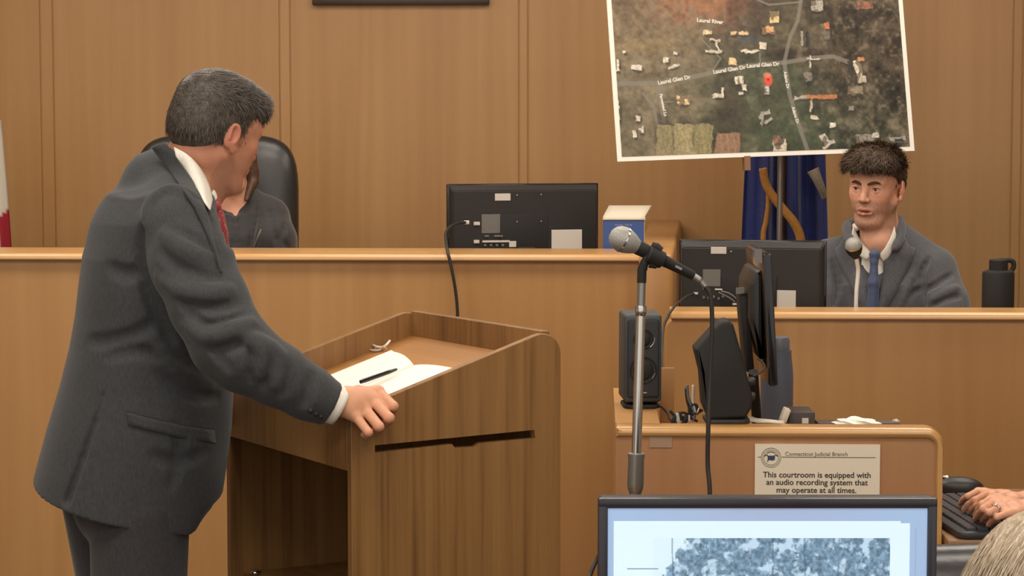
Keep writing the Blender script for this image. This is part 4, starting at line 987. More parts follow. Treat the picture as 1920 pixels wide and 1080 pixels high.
# ================================================================== smooth implicit bodies turned into meshes
class SDF:
    def __init__(s, vox=.003): s.ops = []; s.vox = vox
    def _push(s, kind, fn, pts, r, k):
        pts = np.array([list(p) for p in pts], float); pad = r+k+.012
        s.ops.append((kind, fn, pts.min(0)-pad, pts.max(0)+pad, k))
    def cone(s, a, b, ra, rb=None, k=.01, kind='add'):
        rb = ra if rb is None else rb; a = np.array(list(a), float); b = np.array(list(b), float); ab = b-a; L2 = float(ab @ ab)+1e-12
        def fn(X, Y, Z):
            px, py, pz = X-a[0], Y-a[1], Z-a[2]
            t = np.clip((px*ab[0]+py*ab[1]+pz*ab[2])/L2, 0, 1)
            return np.sqrt((px-t*ab[0])**2+(py-t*ab[1])**2+(pz-t*ab[2])**2)-(ra+(rb-ra)*t)
        s._push(kind, fn, [a, b], max(ra, rb), k); return s
    def chain(s, pts, rs, k=.01, kind='add', sm=0):
        if sm:
            n = len(pts); pp = smooth_path(pts, sm); rr = list(np.interp(np.linspace(0, n-1, len(pp)), range(n), rs)) if isinstance(rs, (list, tuple)) else [rs]*len(pp); pts, rs = pp, rr
        elif not isinstance(rs, (list, tuple)): rs = [rs]*len(pts)
        for i in range(len(pts)-1): s.cone(pts[i], pts[i+1], rs[i], rs[i+1], k, kind)
        return s
    def ell(s, c, r, R=None, k=.01, kind='add'):
        c = np.array(list(c), float); r = np.array(list(r), float); Rm = np.eye(3) if R is None else np.array([list(x) for x in R])
        def fn(X, Y, Z):
            px, py, pz = X-c[0], Y-c[1], Z-c[2]
            q = [px*Rm[0][i]+py*Rm[1][i]+pz*Rm[2][i] for i in range(3)]
            k0 = np.sqrt((q[0]/r[0])**2+(q[1]/r[1])**2+(q[2]/r[2])**2)
            k1 = np.sqrt((q[0]/r[0]**2)**2+(q[1]/r[1]**2)**2+(q[2]/r[2]**2)**2)+1e-9
            return k0*(k0-1)/k1
        s._push(kind, fn, [c], float(r.max()), k); return s
    def loft(s, secs, ang, k=.02, kind='add', e=2.0):
        """stack of ellipses by height: (z, cx, cy, a, b); a along direction ang, b across"""
        S_ = np.array(sorted(secs), float); ca, sa = math.cos(ang), math.sin(ang)
        def fn(X, Y, Z):
            z = np.clip(Z, S_[0, 0], S_[-1, 0])
            v = [np.interp(z, S_[:, 0], S_[:, i]) for i in (1, 2, 3, 4)]
            dx, dy = X-v[0], Y-v[1]; u = dx*ca+dy*sa; w_ = -dx*sa+dy*ca
            uu, ww = np.abs(u/v[2]), np.abs(w_/v[3])
            k0 = (uu**e+ww**e)**(1/e)+1e-9
            rad = np.sqrt(u*u+w_*w_)/k0
            rad = np.where(k0 < 1e-3, np.minimum(v[2], v[3]), rad)
            d = (k0-1)*np.minimum(rad, 1e3)
            dz = np.maximum(Z-S_[-1, 0], S_[0, 0]-Z)
            return np.where((d > 0) & (dz > 0), np.sqrt(np.maximum(d, 0)**2+np.maximum(dz, 0)**2), np.maximum(d, dz))
        r = float(max(S_[:, 3].max(), S_[:, 4].max()))
        s._push(kind, fn, [(x[1], x[2], x[0]) for x in S_], r, k); return s
    def plane(s, p, n, k=.0):
        """keeps the side the normal points away from"""
        p = np.array(list(p), float); n = np.array(list(Vector(n).normalized()), float)
        fn = lambda X, Y, Z: (X-p[0])*n[0]+(Y-p[1])*n[1]+(Z-p[2])*n[2]
        s.ops.append(('cut', fn, np.full(3, -1e9), np.full(3, 1e9), k)); return s
    def disp(s, fn, lo=None, hi=None):
        s.ops.append(('disp', fn, np.full(3, -1e9) if lo is None else np.array(lo), np.full(3, 1e9) if hi is None else np.array(hi), 0)); return s
    def ev(s, X, Y, Z, lo=None, hi=None):
        d = np.full(np.shape(X), .5, dtype=np.float64)
        if lo is None: lo = np.array([X.min(), Y.min(), Z.min()]); hi = np.array([X.max(), Y.max(), Z.max()])
        for kind, fn, a, b, k in s.ops:
            if (a > hi).any() or (b < lo).any(): continue
            v = fn(X, Y, Z)
            if kind == 'add':
                h = np.maximum(k-np.abs(d-v), 0)/k if k > 0 else 0; d = np.minimum(d, v)-h*h*k*.25
            elif kind == 'sub':
                v = -v; h = np.maximum(k-np.abs(d-v), 0)/k if k > 0 else 0; d = np.maximum(d, v)+h*h*k*.25
            elif kind == 'cut': d = np.maximum(d, v)
            else: d = d+v
        return d
    def hit(s, px, py, D0=3.5, D1=9):
        """where the sight line of a pixel meets the surface"""
        d = ray(px, py); d = d/d.y
        def val(t):
            p = CAM+d*t; return float(s.ev(np.array([p.x]), np.array([p.y]), np.array([p.z]))[0])
        ts = np.linspace(D0, D1, 1400); p = np.array(CAM)[None]+np.array(d)[None]*ts[:, None]
        v = np.concatenate([s.ev(p[i:i+50, 0], p[i:i+50, 1], p[i:i+50, 2]) for i in range(0, 1400, 50)])
        i = np.argmax(v < 0)
        if v[i] >= 0: i = int(np.argmin(v))
        return CAM+d*float(ts[i])
    def mesh(s, name, mt, parent=None, color=None, smooth_it=0):
        vx = s.vox; adds = [(a, b) for kd, f, a, b, k in s.ops if kd == 'add']
        lo = np.min([a for a, b in adds], 0); hi = np.max([b for a, b in adds], 0)
        n = np.ceil((hi-lo)/vx).astype(int)+2; BS = 40
        ids, pos, quads = [], [], []
        gid = lambda i, j, k: (i.astype(np.int64)*(n[1]+4)+j)*(n[2]+4)+k
        for bi in range(0, n[0], BS):
            for bj in range(0, n[1], BS):
                for bk in range(0, n[2], BS):
                    b0 = np.array([bi, bj, bk]); m = np.minimum(BS, n-b0)
                    wl = lo+(b0-1)*vx; wh = lo+(b0+m+1)*vx
                    if not any((a <= wh).all() and (b >= wl).all() for a, b in adds): continue
                    ax = [lo[q]+(np.arange(b0[q]-1, b0[q]+m[q]+1))*vx for q in range(3)]
                    X, Y, Z = np.meshgrid(*ax, indexing='ij')
                    # cheap rejection at the block's coarse samples
                    cs = (slice(None, None, 7),)*3
                    vc = s.ev(X[cs], Y[cs], Z[cs], wl, wh)
                    if vc.min() > vx*16 or vc.max() < -vx*16: continue
                    F = s.ev(X, Y, Z, wl, wh)
                    neg = F < 0
                    if neg.all() or not neg.any(): continue
                    c = [neg[i:neg.shape[0]-1+i, j:neg.shape[1]-1+j, k:neg.shape[2]-1+k] for i in (0, 1) for j in (0, 1) for k in (0, 1)]
                    tot = sum(q.astype(np.int8) for q in c); act = (tot > 0) & (tot < 8)
                    I, J, K_ = np.nonzero(act)
                    if len(I) == 0: continue
                    acc = np.zeros((len(I), 3)); cnt = np.zeros(len(I))
                    for d in range(3):
                        o1, o2 = [q for q in range(3) if q != d]
                        for u in (0, 1):
                            for v_ in (0, 1):
                                off = [0, 0, 0]; off[o1] = u; off[o2] = v_; off2 = list(off); off2[d] = 1
                                f0 = F[I+off[0], J+off[1], K_+off[2]]; f1 = F[I+off2[0], J+off2[1], K_+off2[2]]
                                cr = (f0 < 0) != (f1 < 0); t = np.where(cr, f0/(f0-f1+1e-20), 0)
                                p = np.zeros((len(I), 3)); p[:, o1] = u; p[:, o2] = v_; p[:, d] = t
                                acc += p*cr[:, None]; cnt += cr
                    pp = acc/cnt[:, None]
                    gi = (I+b0[0]-1, J+b0[1]-1, K_+b0[2]-1)
                    ids.append(gid(gi[0]+1, gi[1]+1, gi[2]+1)); pos.append(np.stack([lo[q]+(gi[q]+pp[:, q])*vx for q in range(3)], 1))
                    # quads for the grid edges that start inside this block
                    for d in range(3):
                        o1, o2 = (d+1) % 3, (d+2) % 3
                        sl0 = [slice(1, 1+m[q]) for q in range(3)]; sl1 = list(sl0); sl1[d] = slice(2, 2+m[d])
                        A, B_ = neg[tuple(sl0)], neg[tuple(sl1)]
                        for flip, msk in ((False, A & ~B_), (True, ~A & B_)):
                            q = [x+1+b0[i_]-1 for i_, x in enumerate(np.nonzero(msk))]
                            if len(q[0]) == 0: continue
                            def cellid(du, dv):
                                e_ = [x.copy() for x in q]; e_[o1] = e_[o1]-du; e_[o2] = e_[o2]-dv; return gid(e_[0]+1, e_[1]+1, e_[2]+1)
                            qq = np.stack([cellid(1, 1), cellid(0, 1), cellid(0, 0), cellid(1, 0)], 1)
                            quads.append(qq[:, ::-1] if flip else qq)
        ids = np.concatenate(ids); pos = np.concatenate(pos); quads = np.concatenate(quads)
        u, first = np.unique(ids, return_index=True); co = pos[first]
        q = np.searchsorted(u, quads); q = np.clip(q, 0, len(u)-1); ok = (u[q] == quads).all(1); q = q[ok]
        for _ in range(smooth_it):
            sm = np.zeros_like(co); ct = np.zeros(len(co))
            for i in range(4):
                a, b = q[:, i], q[:, (i+1) % 4]
                for ax_ in range(3):
                    sm[:, ax_] += np.bincount(a, co[b, ax_], len(co))+np.bincount(b, co[a, ax_], len(co))
                ct += np.bincount(a, minlength=len(co))+np.bincount(b, minlength=len(co))
            co = co*.5+.5*sm/np.maximum(ct, 1)[:, None]
        me = bpy.data.meshes.new(name); me.vertices.add(len(co)); off = np.zeros(3) if parent is None else np.array(parent.location)
        me.vertices.foreach_set('co', (co-off).astype(np.float32).ravel())
        me.loops.add(q.size); me.loops.foreach_set('vertex_index', q.astype(np.int32).ravel()); me.polygons.add(len(q))
        me.polygons.foreach_set('loop_start', np.arange(0, q.size, 4, dtype=np.int32)); me.update(calc_edges=True); me.validate()
        me.shade_smooth(); me.materials.append(mt)
        if color is not None:
            c = color(co); ca = me.color_attributes.new('Col', 'FLOAT_COLOR', 'POINT')
            ca.data.foreach_set('color', np.concatenate([c, np.ones((len(c), 1))], 1).astype(np.float32).ravel())
        o = link(bpy.data.objects.new(name, me), parent)
        print('mesh', name, len(co)); return o

def lin3(c): return np.array([lin(x) for x in c])
def nz3(P_, f, seed=0):
    """cheap smooth pseudo noise in -1..1"""
    x, y, z = P_[:, 0]*f, P_[:, 1]*f, P_[:, 2]*f
    return (np.sin(x*1.0+1.7*y+seed)*np.cos(1.3*z-y*.7+seed*2)+np.sin(2.1*y+.9*z+seed*3)*np.cos(1.9*x+.4*z)+.5*np.sin(3.7*x+2.9*z+seed)*np.sin(3.1*y+seed))/2.5

class Head:
    """anatomy in head coordinates (x = the person's left, y = face, z = up), origin between the ears"""
    def __init__(s, c, fwd, up=(0, 0, 1), sc=1.0):
        f = Vector(fwd).normalized(); u = Vector(up); u = (u-f*u.dot(f)).normalized(); l = u.cross(f)
        s.R = Matrix((l, f, u)).transposed(); s.c = Vector(c); s.sc = sc        # columns left, fwd, up
        s.l = l
    def p(s, x, y, z): return s.c + s.R @ (Vector((x, y, z))*s.sc)
    def E(s, F, c, r, k=.012, kind='add', tilt=None):
        R = s.R if tilt is None else s.R @ tilt
        F.ell(s.p(*c), [q*s.sc for q in r], [[R[i][j] for j in range(3)] for i in range(3)], k, kind)
    def C(s, F, a, b, ra, rb=None, k=.01, kind='add'): F.cone(s.p(*a), s.p(*b), ra*s.sc, (rb if rb is not None else ra)*s.sc, k, kind)
    def build(s, F, mouth_open=.0, jaw=1.0, ears=True, nose=1.0, face=True):
        E, C = s.E, s.C
        E(F, (0, -.012, .036), (.073, .094, .080), .02)
        E(F, (0, -.045, .015), (.066, .058, .062), .02)
        E(F, (0, .030, -.022), (.0570, .060, .078), .03)
        E(F, (0, .045, .035), (.060, .045, .045), .03)
        for q in (-1, 1):
            C(F, (q*.049*jaw, -.006, -.040), (q*.016, .062, -.098), .018, .016, .022)
            E(F, (q*.040, .058, -.016), (.020, .020, .018), .022)
            E(F, (q*.031, .052, -.048), (.019, .024, .024), .022)
        E(F, (0, .073, -.100), (.020, .018, .017), .016)
        C(F, (-.02, .050, -.095), (.02, .050, -.095), .022, .022, .02)
        if face:
            for q in (-1, 1):
                C(F, (q*.012, .086, .018), (q*.044, .073, .022), .009, .008, .014)
                E(F, (q*.031, .094, .004), (.016, .016, .0115), .012, 'sub')
                E(F, (q*.031, .0700, .003), (.0150, .0145, .0135), .004)
                # lids
                C(F, (q*.019, .0835, .0045), (q*.030, .0868, .0088), .0030, .0034, .003); C(F, (q*.030, .0868, .0088), (q*.043, .0795, .0052), .0034, .0026, .003)
                C(F, (q*.020, .0815, -.0035), (q*.031, .0845, -.0062), .0024, .0026, .004); C(F, (q*.031, .0845, -.0062), (q*.042, .0785, -.0028), .0026, .0022, .004)
            C(F, (0, .084, .014), (0, .1015*nose, -.020), .0075, .0095, .010)
            C(F, (0, .1015*nose, -.020), (0, .1065*nose, -.029), .0092, .0092, .006)
            for q in (-1, 1):
                E(F, (q*.0115, .0965, -.0305), (.0075, .0105, .0075), .006)
                E(F, (q*.006, .101, -.039), (.0036, .0058, .0034), .002, 'sub')
            E(F, (0, .078, -.060), (.026, .018, .022), .014)
            mo = mouth_open
            C(F, (-.022, .085, -.0615), (-.006, .0965, -.0570), .0038, .0058, .004); C(F, (.022, .085, -.0615), (.006, .0965, -.0570), .0038, .0058, .004)
            C(F, (-.006, .0965, -.0570), (.006, .0965, -.0570), .0058, .0058, .004)
            C(F, (-.019, .086, -.0660-mo), (0, .0955, -.0690-mo), .0045, .0068, .004); C(F, (.019, .086, -.0660-mo), (0, .0955, -.0690-mo), .0045, .0068, .004)
            C(F, (-.020, .0925, -.0632-mo*.5), (.020, .0925, -.0632-mo*.5), .0016+mo*.5, None, .002, 'sub')
            C(F, (-.006, .104, -.0632-mo*.5), (.006, .104, -.0632-mo*.5), .0018+mo*.6, None, .002, 'sub')
            C(F, (-.010, .096, -.0815), (.010, .096, -.0815), .0045, None, .008, 'sub')
        if ears:
            for q in (-1, 1):
                tl_ = Matrix.Rotation(-q*.35, 3, 'Z') @ Matrix.Rotation(-.18, 3, 'X')
                E(F, (q*.0765, -.014, -.002), (.0070, .0170, .0285), .004, 'add', tl_)
                E(F, (q*.076, -.004, -.028), (.006, .0095, .011), .005)
                E(F, (q*.0815, -.0125, .002), (.0055, .0095, .0175), .003, 'sub', tl_)
                C(F, (q*.0785, -.020, .018), (q*.0795, -.022, -.010), .0028, .003, .003)
                C(F, (q*.0760, -.001, -.012), (q*.0785, .001, -.003), .004, .0028, .003)
    def local(s, co):
        R = np.array([[s.R[i][j] for j in range(3)] for i in range(3)]); return ((co-np.array(s.c)) @ R)/s.sc

def hand(F, wrist, kn, pip, dip, tip, thumb, rs=(.0105, .0108, .0102, .0088), palm_r=.0135, wr=(.026, .019)):
    """kn/pip/dip/tip: four world points each (index..little); thumb: four points from its root to its tip"""
    wv = Vector(wrist)
    for i in range(4):
        q = wv.lerp(kn[i], .12)
        F.cone(wv.lerp(kn[i], .0)+(kn[i]-kn[3-i])*.13, kn[i], palm_r*1.05, rs[i]*1.12, .014)
    for i in range(3):
        F.cone(wv.lerp(kn[i], .55), wv.lerp(kn[i+1], .55), palm_r, palm_r, .012); F.cone(kn[i].lerp(wv, .12), kn[i+1].lerp(wv, .12), rs[i]*.95, rs[i+1]*.95, .010)
    for i in range(4):
        r = rs[i]
        F.cone(kn[i], pip[i], r*1.02, r*.90, .004); F.cone(pip[i], dip[i], r*.92, r*.80, .0025); F.cone(dip[i], tip[i], r*.80, r*.70, .0025)
    F.chain(thumb, [.0155, .0135, .0115, .0085], .008)

def tufts(name, mt, parent, pts, dirs, nrm, length, width, rng, curl=.25, lift=.25, seg=3):
    """hair: many thin tapered blades lying along dirs on the points pts"""
    n = len(pts); off = np.zeros(3) if parent is None else np.array(parent.location)
    d = dirs/np.linalg.norm(dirs, axis=1)[:, None]; nr = nrm/np.linalg.norm(nrm, axis=1)[:, None]
    side = np.cross(d, nr); side /= np.linalg.norm(side, axis=1)[:, None]+1e-9
    le = length*(.6+.8*rng.random(n))[:, None]; wd = width*(.6+.8*rng.random(n))[:, None]
    jit = rng.normal(0, curl, (n, 1)); V = []
    for k in range(seg+1):
        t = k/seg
        c = pts+d*le*t+nr*(le*lift*math.sin(t*2.0)*.6+.0004)+side*jit*le*t*t
        ww = wd*(1-t)**.7*.5
        V += [c-side*ww-nr*0.0, c+nr*ww*.5, c+side*ww]
    V = np.stack(V, 1)                       # n, 3*(seg+1), 3
    co = V.reshape(-1, 3)-off; base = np.arange(n)[:, None]*(3*(seg+1)); Q = []
    for k in range(seg):
        a = 3*k
        Q += [np.concatenate([base+a, base+a+1, base+a+4, base+a+3], 1), np.concatenate([base+a+1, base+a+2, base+a+5, base+a+4], 1)]
    q = np.concatenate(Q).astype(np.int32)
    me = bpy.data.meshes.new(name); me.vertices.add(len(co)); me.vertices.foreach_set('co', co.astype(np.float32).ravel())
    me.loops.add(q.size); me.loops.foreach_set('vertex_index', q.ravel()); me.polygons.add(len(q)); me.polygons.foreach_set('loop_start', np.arange(0, q.size, 4, dtype=np.int32))
    me.update(calc_edges=True); me.shade_smooth(); me.materials.append(mt)
    return link(bpy.data.objects.new(name, me), parent)
def hair_mat(name, c1, c2, scale=30):
    m = mat(name, c1, .45, spec=.35); noise_col(m, c1, c2, scale, (1, 1, 1), 5, .3, .72); return m
def surf(o):
    me = o.data; n = len(me.vertices); co = np.empty(n*3, np.float32); nr = np.empty(n*3, np.float32)
    me.vertices.foreach_get('co', co); me.vertices.foreach_get('normal', nr)
    off = np.array(o.parent.location) if o.parent else 0
    return co.reshape(-1, 3)+off, nr.reshape(-1, 3)
def skin_color(H, base, seed=0, beard=None, lips=(150, 84, 74), brow=None, flush=(186, 104, 84)):
    b0 = lin3(base)
    def f(co):
        q = H.local(co); x, y, z = q[:, 0], q[:, 1], q[:, 2]
        c = np.tile(b0, (len(co), 1))*(1+.07*nz3(co, 90, seed)+.05*nz3(co, 30, seed+2))[:, None]
        def mixin(col, a):
            nonlocal c; c = c*(1-a[:, None])+lin3(col)*a[:, None]
        g = lambda cx, cy, cz, r: np.exp(-(((x-cx)/r[0])**2+((y-cy)/r[1])**2+((z-cz)/r[2])**2))
        near = (np.abs(x) < .1) & (np.abs(z) < .14)
        for s_ in (-1, 1): mixin(flush, .45*g(s_*.042, .07, -.022, (.02, .03, .022))*near); mixin(flush, .5*g(s_*.08, -.012, .0, (.012, .03, .035))*near)
        mixin(flush, .4*g(0, .105, -.028, (.014, .015, .014)))
        if beard: mixin(beard[0], beard[1]*np.clip((-.028-z-.25*np.maximum(.055-y, 0))/.012, 0, 1)*np.clip((z+.135)/.02, 0, 1)*(y > -.02)*(1-.8*g(0, .09, -.062, (.026, .02, .010)))*(.8+.3*nz3(co, 300, 1)))
        mixin(lips, .85*np.clip(1.3-(x/.021)**2-((z+.0635)/.0105)**2, 0, 1)*(y > .082))
        mixin((84, 44, 38), .8*np.clip(1.3-(x/.018)**2-((z+.0645)/.0019)**2, 0, 1)*(y > .085))  # darkens the lip crease, its shade put into the skin colour
        for s_ in (-1, 1): mixin((84, 52, 44), .75*g(s_*.006, .101, -.037, (.004, .006, .003)))
        return np.clip(c, 0, 1)
    return f
# ================================================================== PEOPLE
skinm = vcol('skin', .5, .35, sss=.12)
shirtm = fabric('white_shirt', rgb(236, 230, 218), rgb(224, 218, 206), .8, .1)
# ------------------------------------------------------------------ the man at the lectern
def attorney():
    foot = Vector((P(235, 1000, 4.62).x, 4.62, 0))
    t = empty('person', foot, 0, 'man in a charcoal suit standing at the lectern, hand on its corner, looking away', 'person')
    H = Head(P(405, 250, 4.62), (.70, .70, -.24), (.16, .05, .98), .97)
    F = SDF(.0028)
    H.build(F, jaw=1.03)
    nb_ = P(352, 345, 4.64)
    F.cone(H.p(0, -.028, -.045), nb_, .058, .066, .02); F.cone(H.p(0, -.045, -.02), P(338, 335, 4.64), .040, .048, .02)
    F.cone(H.p(0, .01, -.075), P(375, 350, 4.66), .040, .05, .02)
    chest, pel = P(300, 470, 4.62), P(262, 830, 4.62)
    F.cone(nb_, chest, .06, .11, .04); F.cone(chest, pel, .11, .12, .05)
    sR, sL = P(345, 415, 4.46), P(335, 395, 4.80); F.cone(nb_, sR, .05, .05, .03); F.cone(nb_, sL, .05, .05, .03)
    eR, wR = P(436, 665, 4.36), P(632, 752, 4.395)
    F.chain([sR, eR, wR], [.052, .040, .0245], .02)
    eL, wL = P(350, 640, 4.95), P(338, 745, 4.95); F.chain([sL, eL, wL], [.052, .040, .0245], .02)
    hips = [P(265, 900, 4.53), P(245, 890, 4.71)]
    kn_ = [Vector((hips[0].x-.02, 4.53, .50)), Vector((hips[1].x-.005, 4.715, .50))]
    ak = [Vector((foot.x-.05, 4.53, .09)), Vector((foot.x+.02, 4.73, .09))]
    for a, b, c in zip(hips, kn_, ak): F.chain([a, b, c], [.085, .052, .036], .03); F.cone(c, c+Vector((.14, .03, -.045)), .034, .028, .02)
    kn = [P(709, 735, 4.437), P(699, 750, 4.415), P(684, 767, 4.395), P(668, 782, 4.38)]
    pip = [P(738, 762, 4.395), P(730, 784, 4.37), P(711, 800, 4.352), P(691, 811, 4.345)]
    dip = [P(735, 772, 4.418), P(725, 793, 4.394), P(706, 806, 4.375), P(688, 816, 4.365)]
    tip = [P(724, 776, 4.432), P(714, 794, 4.412), P(698, 806, 4.395), P(682, 815, 4.382)]
    th = [P(652, 742, 4.42), P(672, 736, 4.462), P(694, 738, 4.482), P(715, 742, 4.492)]
    hand(F, P(648, 752, 4.398), kn, pip, dip, tip, th, palm_r=.0165, rs=(.0112, .0116, .0110, .0096))
    F.cone(wR, P(655, 752, 4.40), .0255, .024, .02)
    # knuckle tendons
    for q in kn: F.cone(q, q.lerp(P(648, 750, 4.398), .5)+Vector((0, -.004, .003)), .0085, .006, .006); F.ell(q+Vector((.001, -.003, .004)), (.0095, .0095, .008), None, .006)
    # left hand resting on the far front corner
    k2 = [wL+Vector((.06, .01-.02*i, -.005)) for i in range(4)]
    hand(F, wL, k2, [p+Vector((.03, 0, -.012)) for p in k2], [p+Vector((.042, 0, -.03)) for p in k2], [p+Vector((.04, 0, -.048)) for p in k2],
         [wL+Vector((.01, .02, 0)), wL+Vector((.03, .045, -.004)), wL+Vector((.05, .055, -.008)), wL+Vector((.07, .055, -.012))])
    sc_ = skin_color(H, (190, 132, 104), 1, beard=((120, 92, 78), .30), flush=(176, 92, 76))
    def col(co):
        c = sc_(co); hd = np.linalg.norm(co-np.array(kn[1]), axis=1) < .14
        c[hd] = (lin3((208, 152, 120))[None]*(1+.06*nz3(co[hd], 120))[:, None])
        for q in kn:
            a = .35*np.exp(-(np.linalg.norm(co-np.array(q), axis=1)/.010)**2)[:, None]; c = c*(1-a)+lin3((196, 112, 92))*a
        for q, q2 in zip(pip, tip):
            a = .25*np.exp(-(np.linalg.norm(co-np.array(q), axis=1)/.012)**2)[:, None]; c = c*(1-a)+lin3((190, 112, 92))*a
        return c
    F.mesh('body', skinm, t, col)
    # hair: clipped sides, longer top brushed forward and over
    hs = SDF(.003)
    H.E(hs, (0, -.014, .040), (.0755, .0975, .083), .01); H.E(hs, (0, -.052, .008), (.070, .061, .070), .02); H.E(hs, (0, .045, .070), (.061, .056, .044), .03)
    H.E(hs, (0, .064, .080), (.050, .034, .024), .02)
    H.E(hs, (0, -.02, .072), (.066, .085, .058), .02)
    # hairline: cut away face, neck and around the ear
    H.E(hs, (0, .115, -.012), (.120, .050, .072), .008, 'sub'); H.E(hs, (0, .06, -.075), (.12, .074, .055), .012, 'sub')
    H.E(hs, (0, .01, -.085), (.11, .10, .045), .01, 'sub')
    for q in (-1, 1): H.E(hs, (q*.085, -.008, -.012), (.026, .022, .034), .006, 'sub'); H.E(hs, (q*.078, .075, .012), (.028, .038, .040), .008, 'sub')
    fz = lambda X, Y, Z: .0003*np.sin(420*X+90*Z+4*np.sin(60*Z))*np.sin(310*Y+150*X)+.0003*np.sin(700*Z+200*Y)
    hs.disp(fz)
    hm = hair_mat('dark_greying_hair', rgb(56, 48, 43), rgb(86, 77, 68), 70)
    ho = hs.mesh('hair', hm, t)
    co, nr = surf(ho); q = H.local(co); R = np.array([[H.R[i][j] for j in range(3)] for i in range(3)])
    rg = np.random.default_rng(5); ok = np.nonzero((q[:, 2] > -.02))[0]; s_ = rg.choice(ok, 9000)
    dl = np.zeros((len(s_), 3)); top_ = np.clip((q[s_, 2]-.05)/.05, 0, 1)
    dl[:, 1] = .9*top_+.25; dl[:, 0] = -.45*top_; dl[:, 2] = -1*(1-top_)+.15*top_
    tufts('hair_strands', hm, t, co[s_], dl @ R.T+rg.normal(0, .12, (len(s_), 3)), nr[s_], .015, .0022, rg, .12, .06)
    hr = hair_mat('grey_strands', rgb(96, 87, 78), rgb(118, 108, 97), 90)
    s2 = rg.choice(ok, 1800); dl = np.zeros((len(s2), 3)); top_ = np.clip((q[s2, 2]-.05)/.05, 0, 1); dl[:, 1] = .9*top_+.25; dl[:, 0] = -.45*top_; dl[:, 2] = -1*(1-top_)+.15*top_
    tufts('grey_hair_strands', hr, t, co[s2], dl @ R.T+rg.normal(0, .12, (len(s2), 3)), nr[s2], .013, .0013, rg, .12, .07)
    for s3 in (-1, 1):
        e = SDF(.0025); 
        MB().ellipsoid(H.p(s3*.031, .0715, .0025)-foot, (.0125*1.05,)*3, n=20).build('eye', mat('eye_white', rgb(200, 190, 180), .25), t)
        eb = SDF(.002); eb.chain([H.p(s3*.013, .092, .021), H.p(s3*.030, .0895, .0265), H.p(s3*.047, .076, .022)], [.0035, .0042, .002], .003); eb.mesh('eyebrow', hm, t)
    # ---------------- jacket
    suit = fabric('charcoal_suit', rgb(56, 57, 59), rgb(66, 67, 69), .85, .12)
    J = SDF(.0042)
    Y0 = 4.63
    def sec(py, x0, x1, a, D=Y0, yc=None):
        c = P((x0+x1)/2, py, D); b = (x1-x0)/2*D/FPX; an = math.radians(15)
        b2 = math.sqrt(max(b*b-(a*math.sin(an))**2, .01))/math.cos(an); return (c.z, c.x, c.y, b2, a)
    secs = [sec(372, 216, 392, .165), sec(415, 176, 412, .195), sec(480, 153, 424, .200), sec(540, 146, 430, .198), sec(590, 141, 434, .192), sec(650, 131, 436, .188), sec(720, 114, 438, .190),
            sec(800, 90, 434, .200), sec(880, 68, 424, .205), sec(960, 50, 412, .208), sec(1030, 40, 396, .208)]
    J.loft(secs, math.radians(15), .03, e=2.25)
    # upper back, yoke and shoulders
    J.cone(P(306, 385, 4.66), P(284, 430, 4.62), .075, .105, .06)
    J.cone(P(318, 348, 4.64), P(334, 424, 4.475), .060, .074, .05); J.cone(P(318, 342, 4.66), P(330, 395, 4.80), .062, .078, .05)
    J.cone(P(330, 332, 4.64), P(300, 352, 4.64), .055, .075, .04)
    J.cone(P(352, 420, 4.66), P(375, 480, 4.66), .08, .06, .05)
    # right sleeve with bulk at the elbow
    J.chain([P(342, 440, 4.455), P(360, 494, 4.42), P(392, 570, 4.385), P(428, 640, 4.36)], [.080, .080, .076, .074], .022)
    J.chain([P(428, 640, 4.36), P(458, 668, 4.355), P(520, 703, 4.365), P(575, 735, 4.38), P(618, 757, 4.392)], [.075, .070, .060, .052, .046], .018)
    # left sleeve
    J.chain([P(332, 405, 4.80), P(345, 520, 4.88), P(350, 632, 4.95)], [.08, .070, .060], .03); J.chain([P(350, 632, 4.95), P(340, 715, 4.95)], [.060, .044], .02)
    # cuff end
    d_ = (P(640, 768, 4.395)-P(560, 728, 4.375)).normalized()
    cp = P(623, 757, 4.392)
    Rn = np.array(cp); nn = np.array(d_)
    def cuff(X, Y, Z):
        pl_ = (X-Rn[0])*nn[0]+(Y-Rn[1])*nn[1]+(Z-Rn[2])*nn[2]
        far = np.sqrt((X-Rn[0])**2+(Y-Rn[1])**2+(Z-Rn[2])**2)-.16
        return np.maximum(-pl_, far)
    J._push('sub', cuff, [cp], .16, .004)
    # folds: ridges and creases laid along the surface
    def fold(pts, r, depth, kind, k=.02, D0=3.9, D1=5.3):
        hp = [J0.hit(x, y, D0, D1) for x, y in pts]; off = (-1 if kind == 'add' else 1)
        pp = []
        for h_ in hp:
            d = (h_-CAM).normalized(); pp.append(h_+d*(r-depth*.75)*(1 if kind == 'add' else -1))
        n_ = len(pp); rr = [r*(.35+.65*math.sin(PI*(i+.5)/n_)) if n_ > 2 else r for i in range(n_)]
        J2.append((pp, rr, kind, k))
    J0 = J; J2 = []
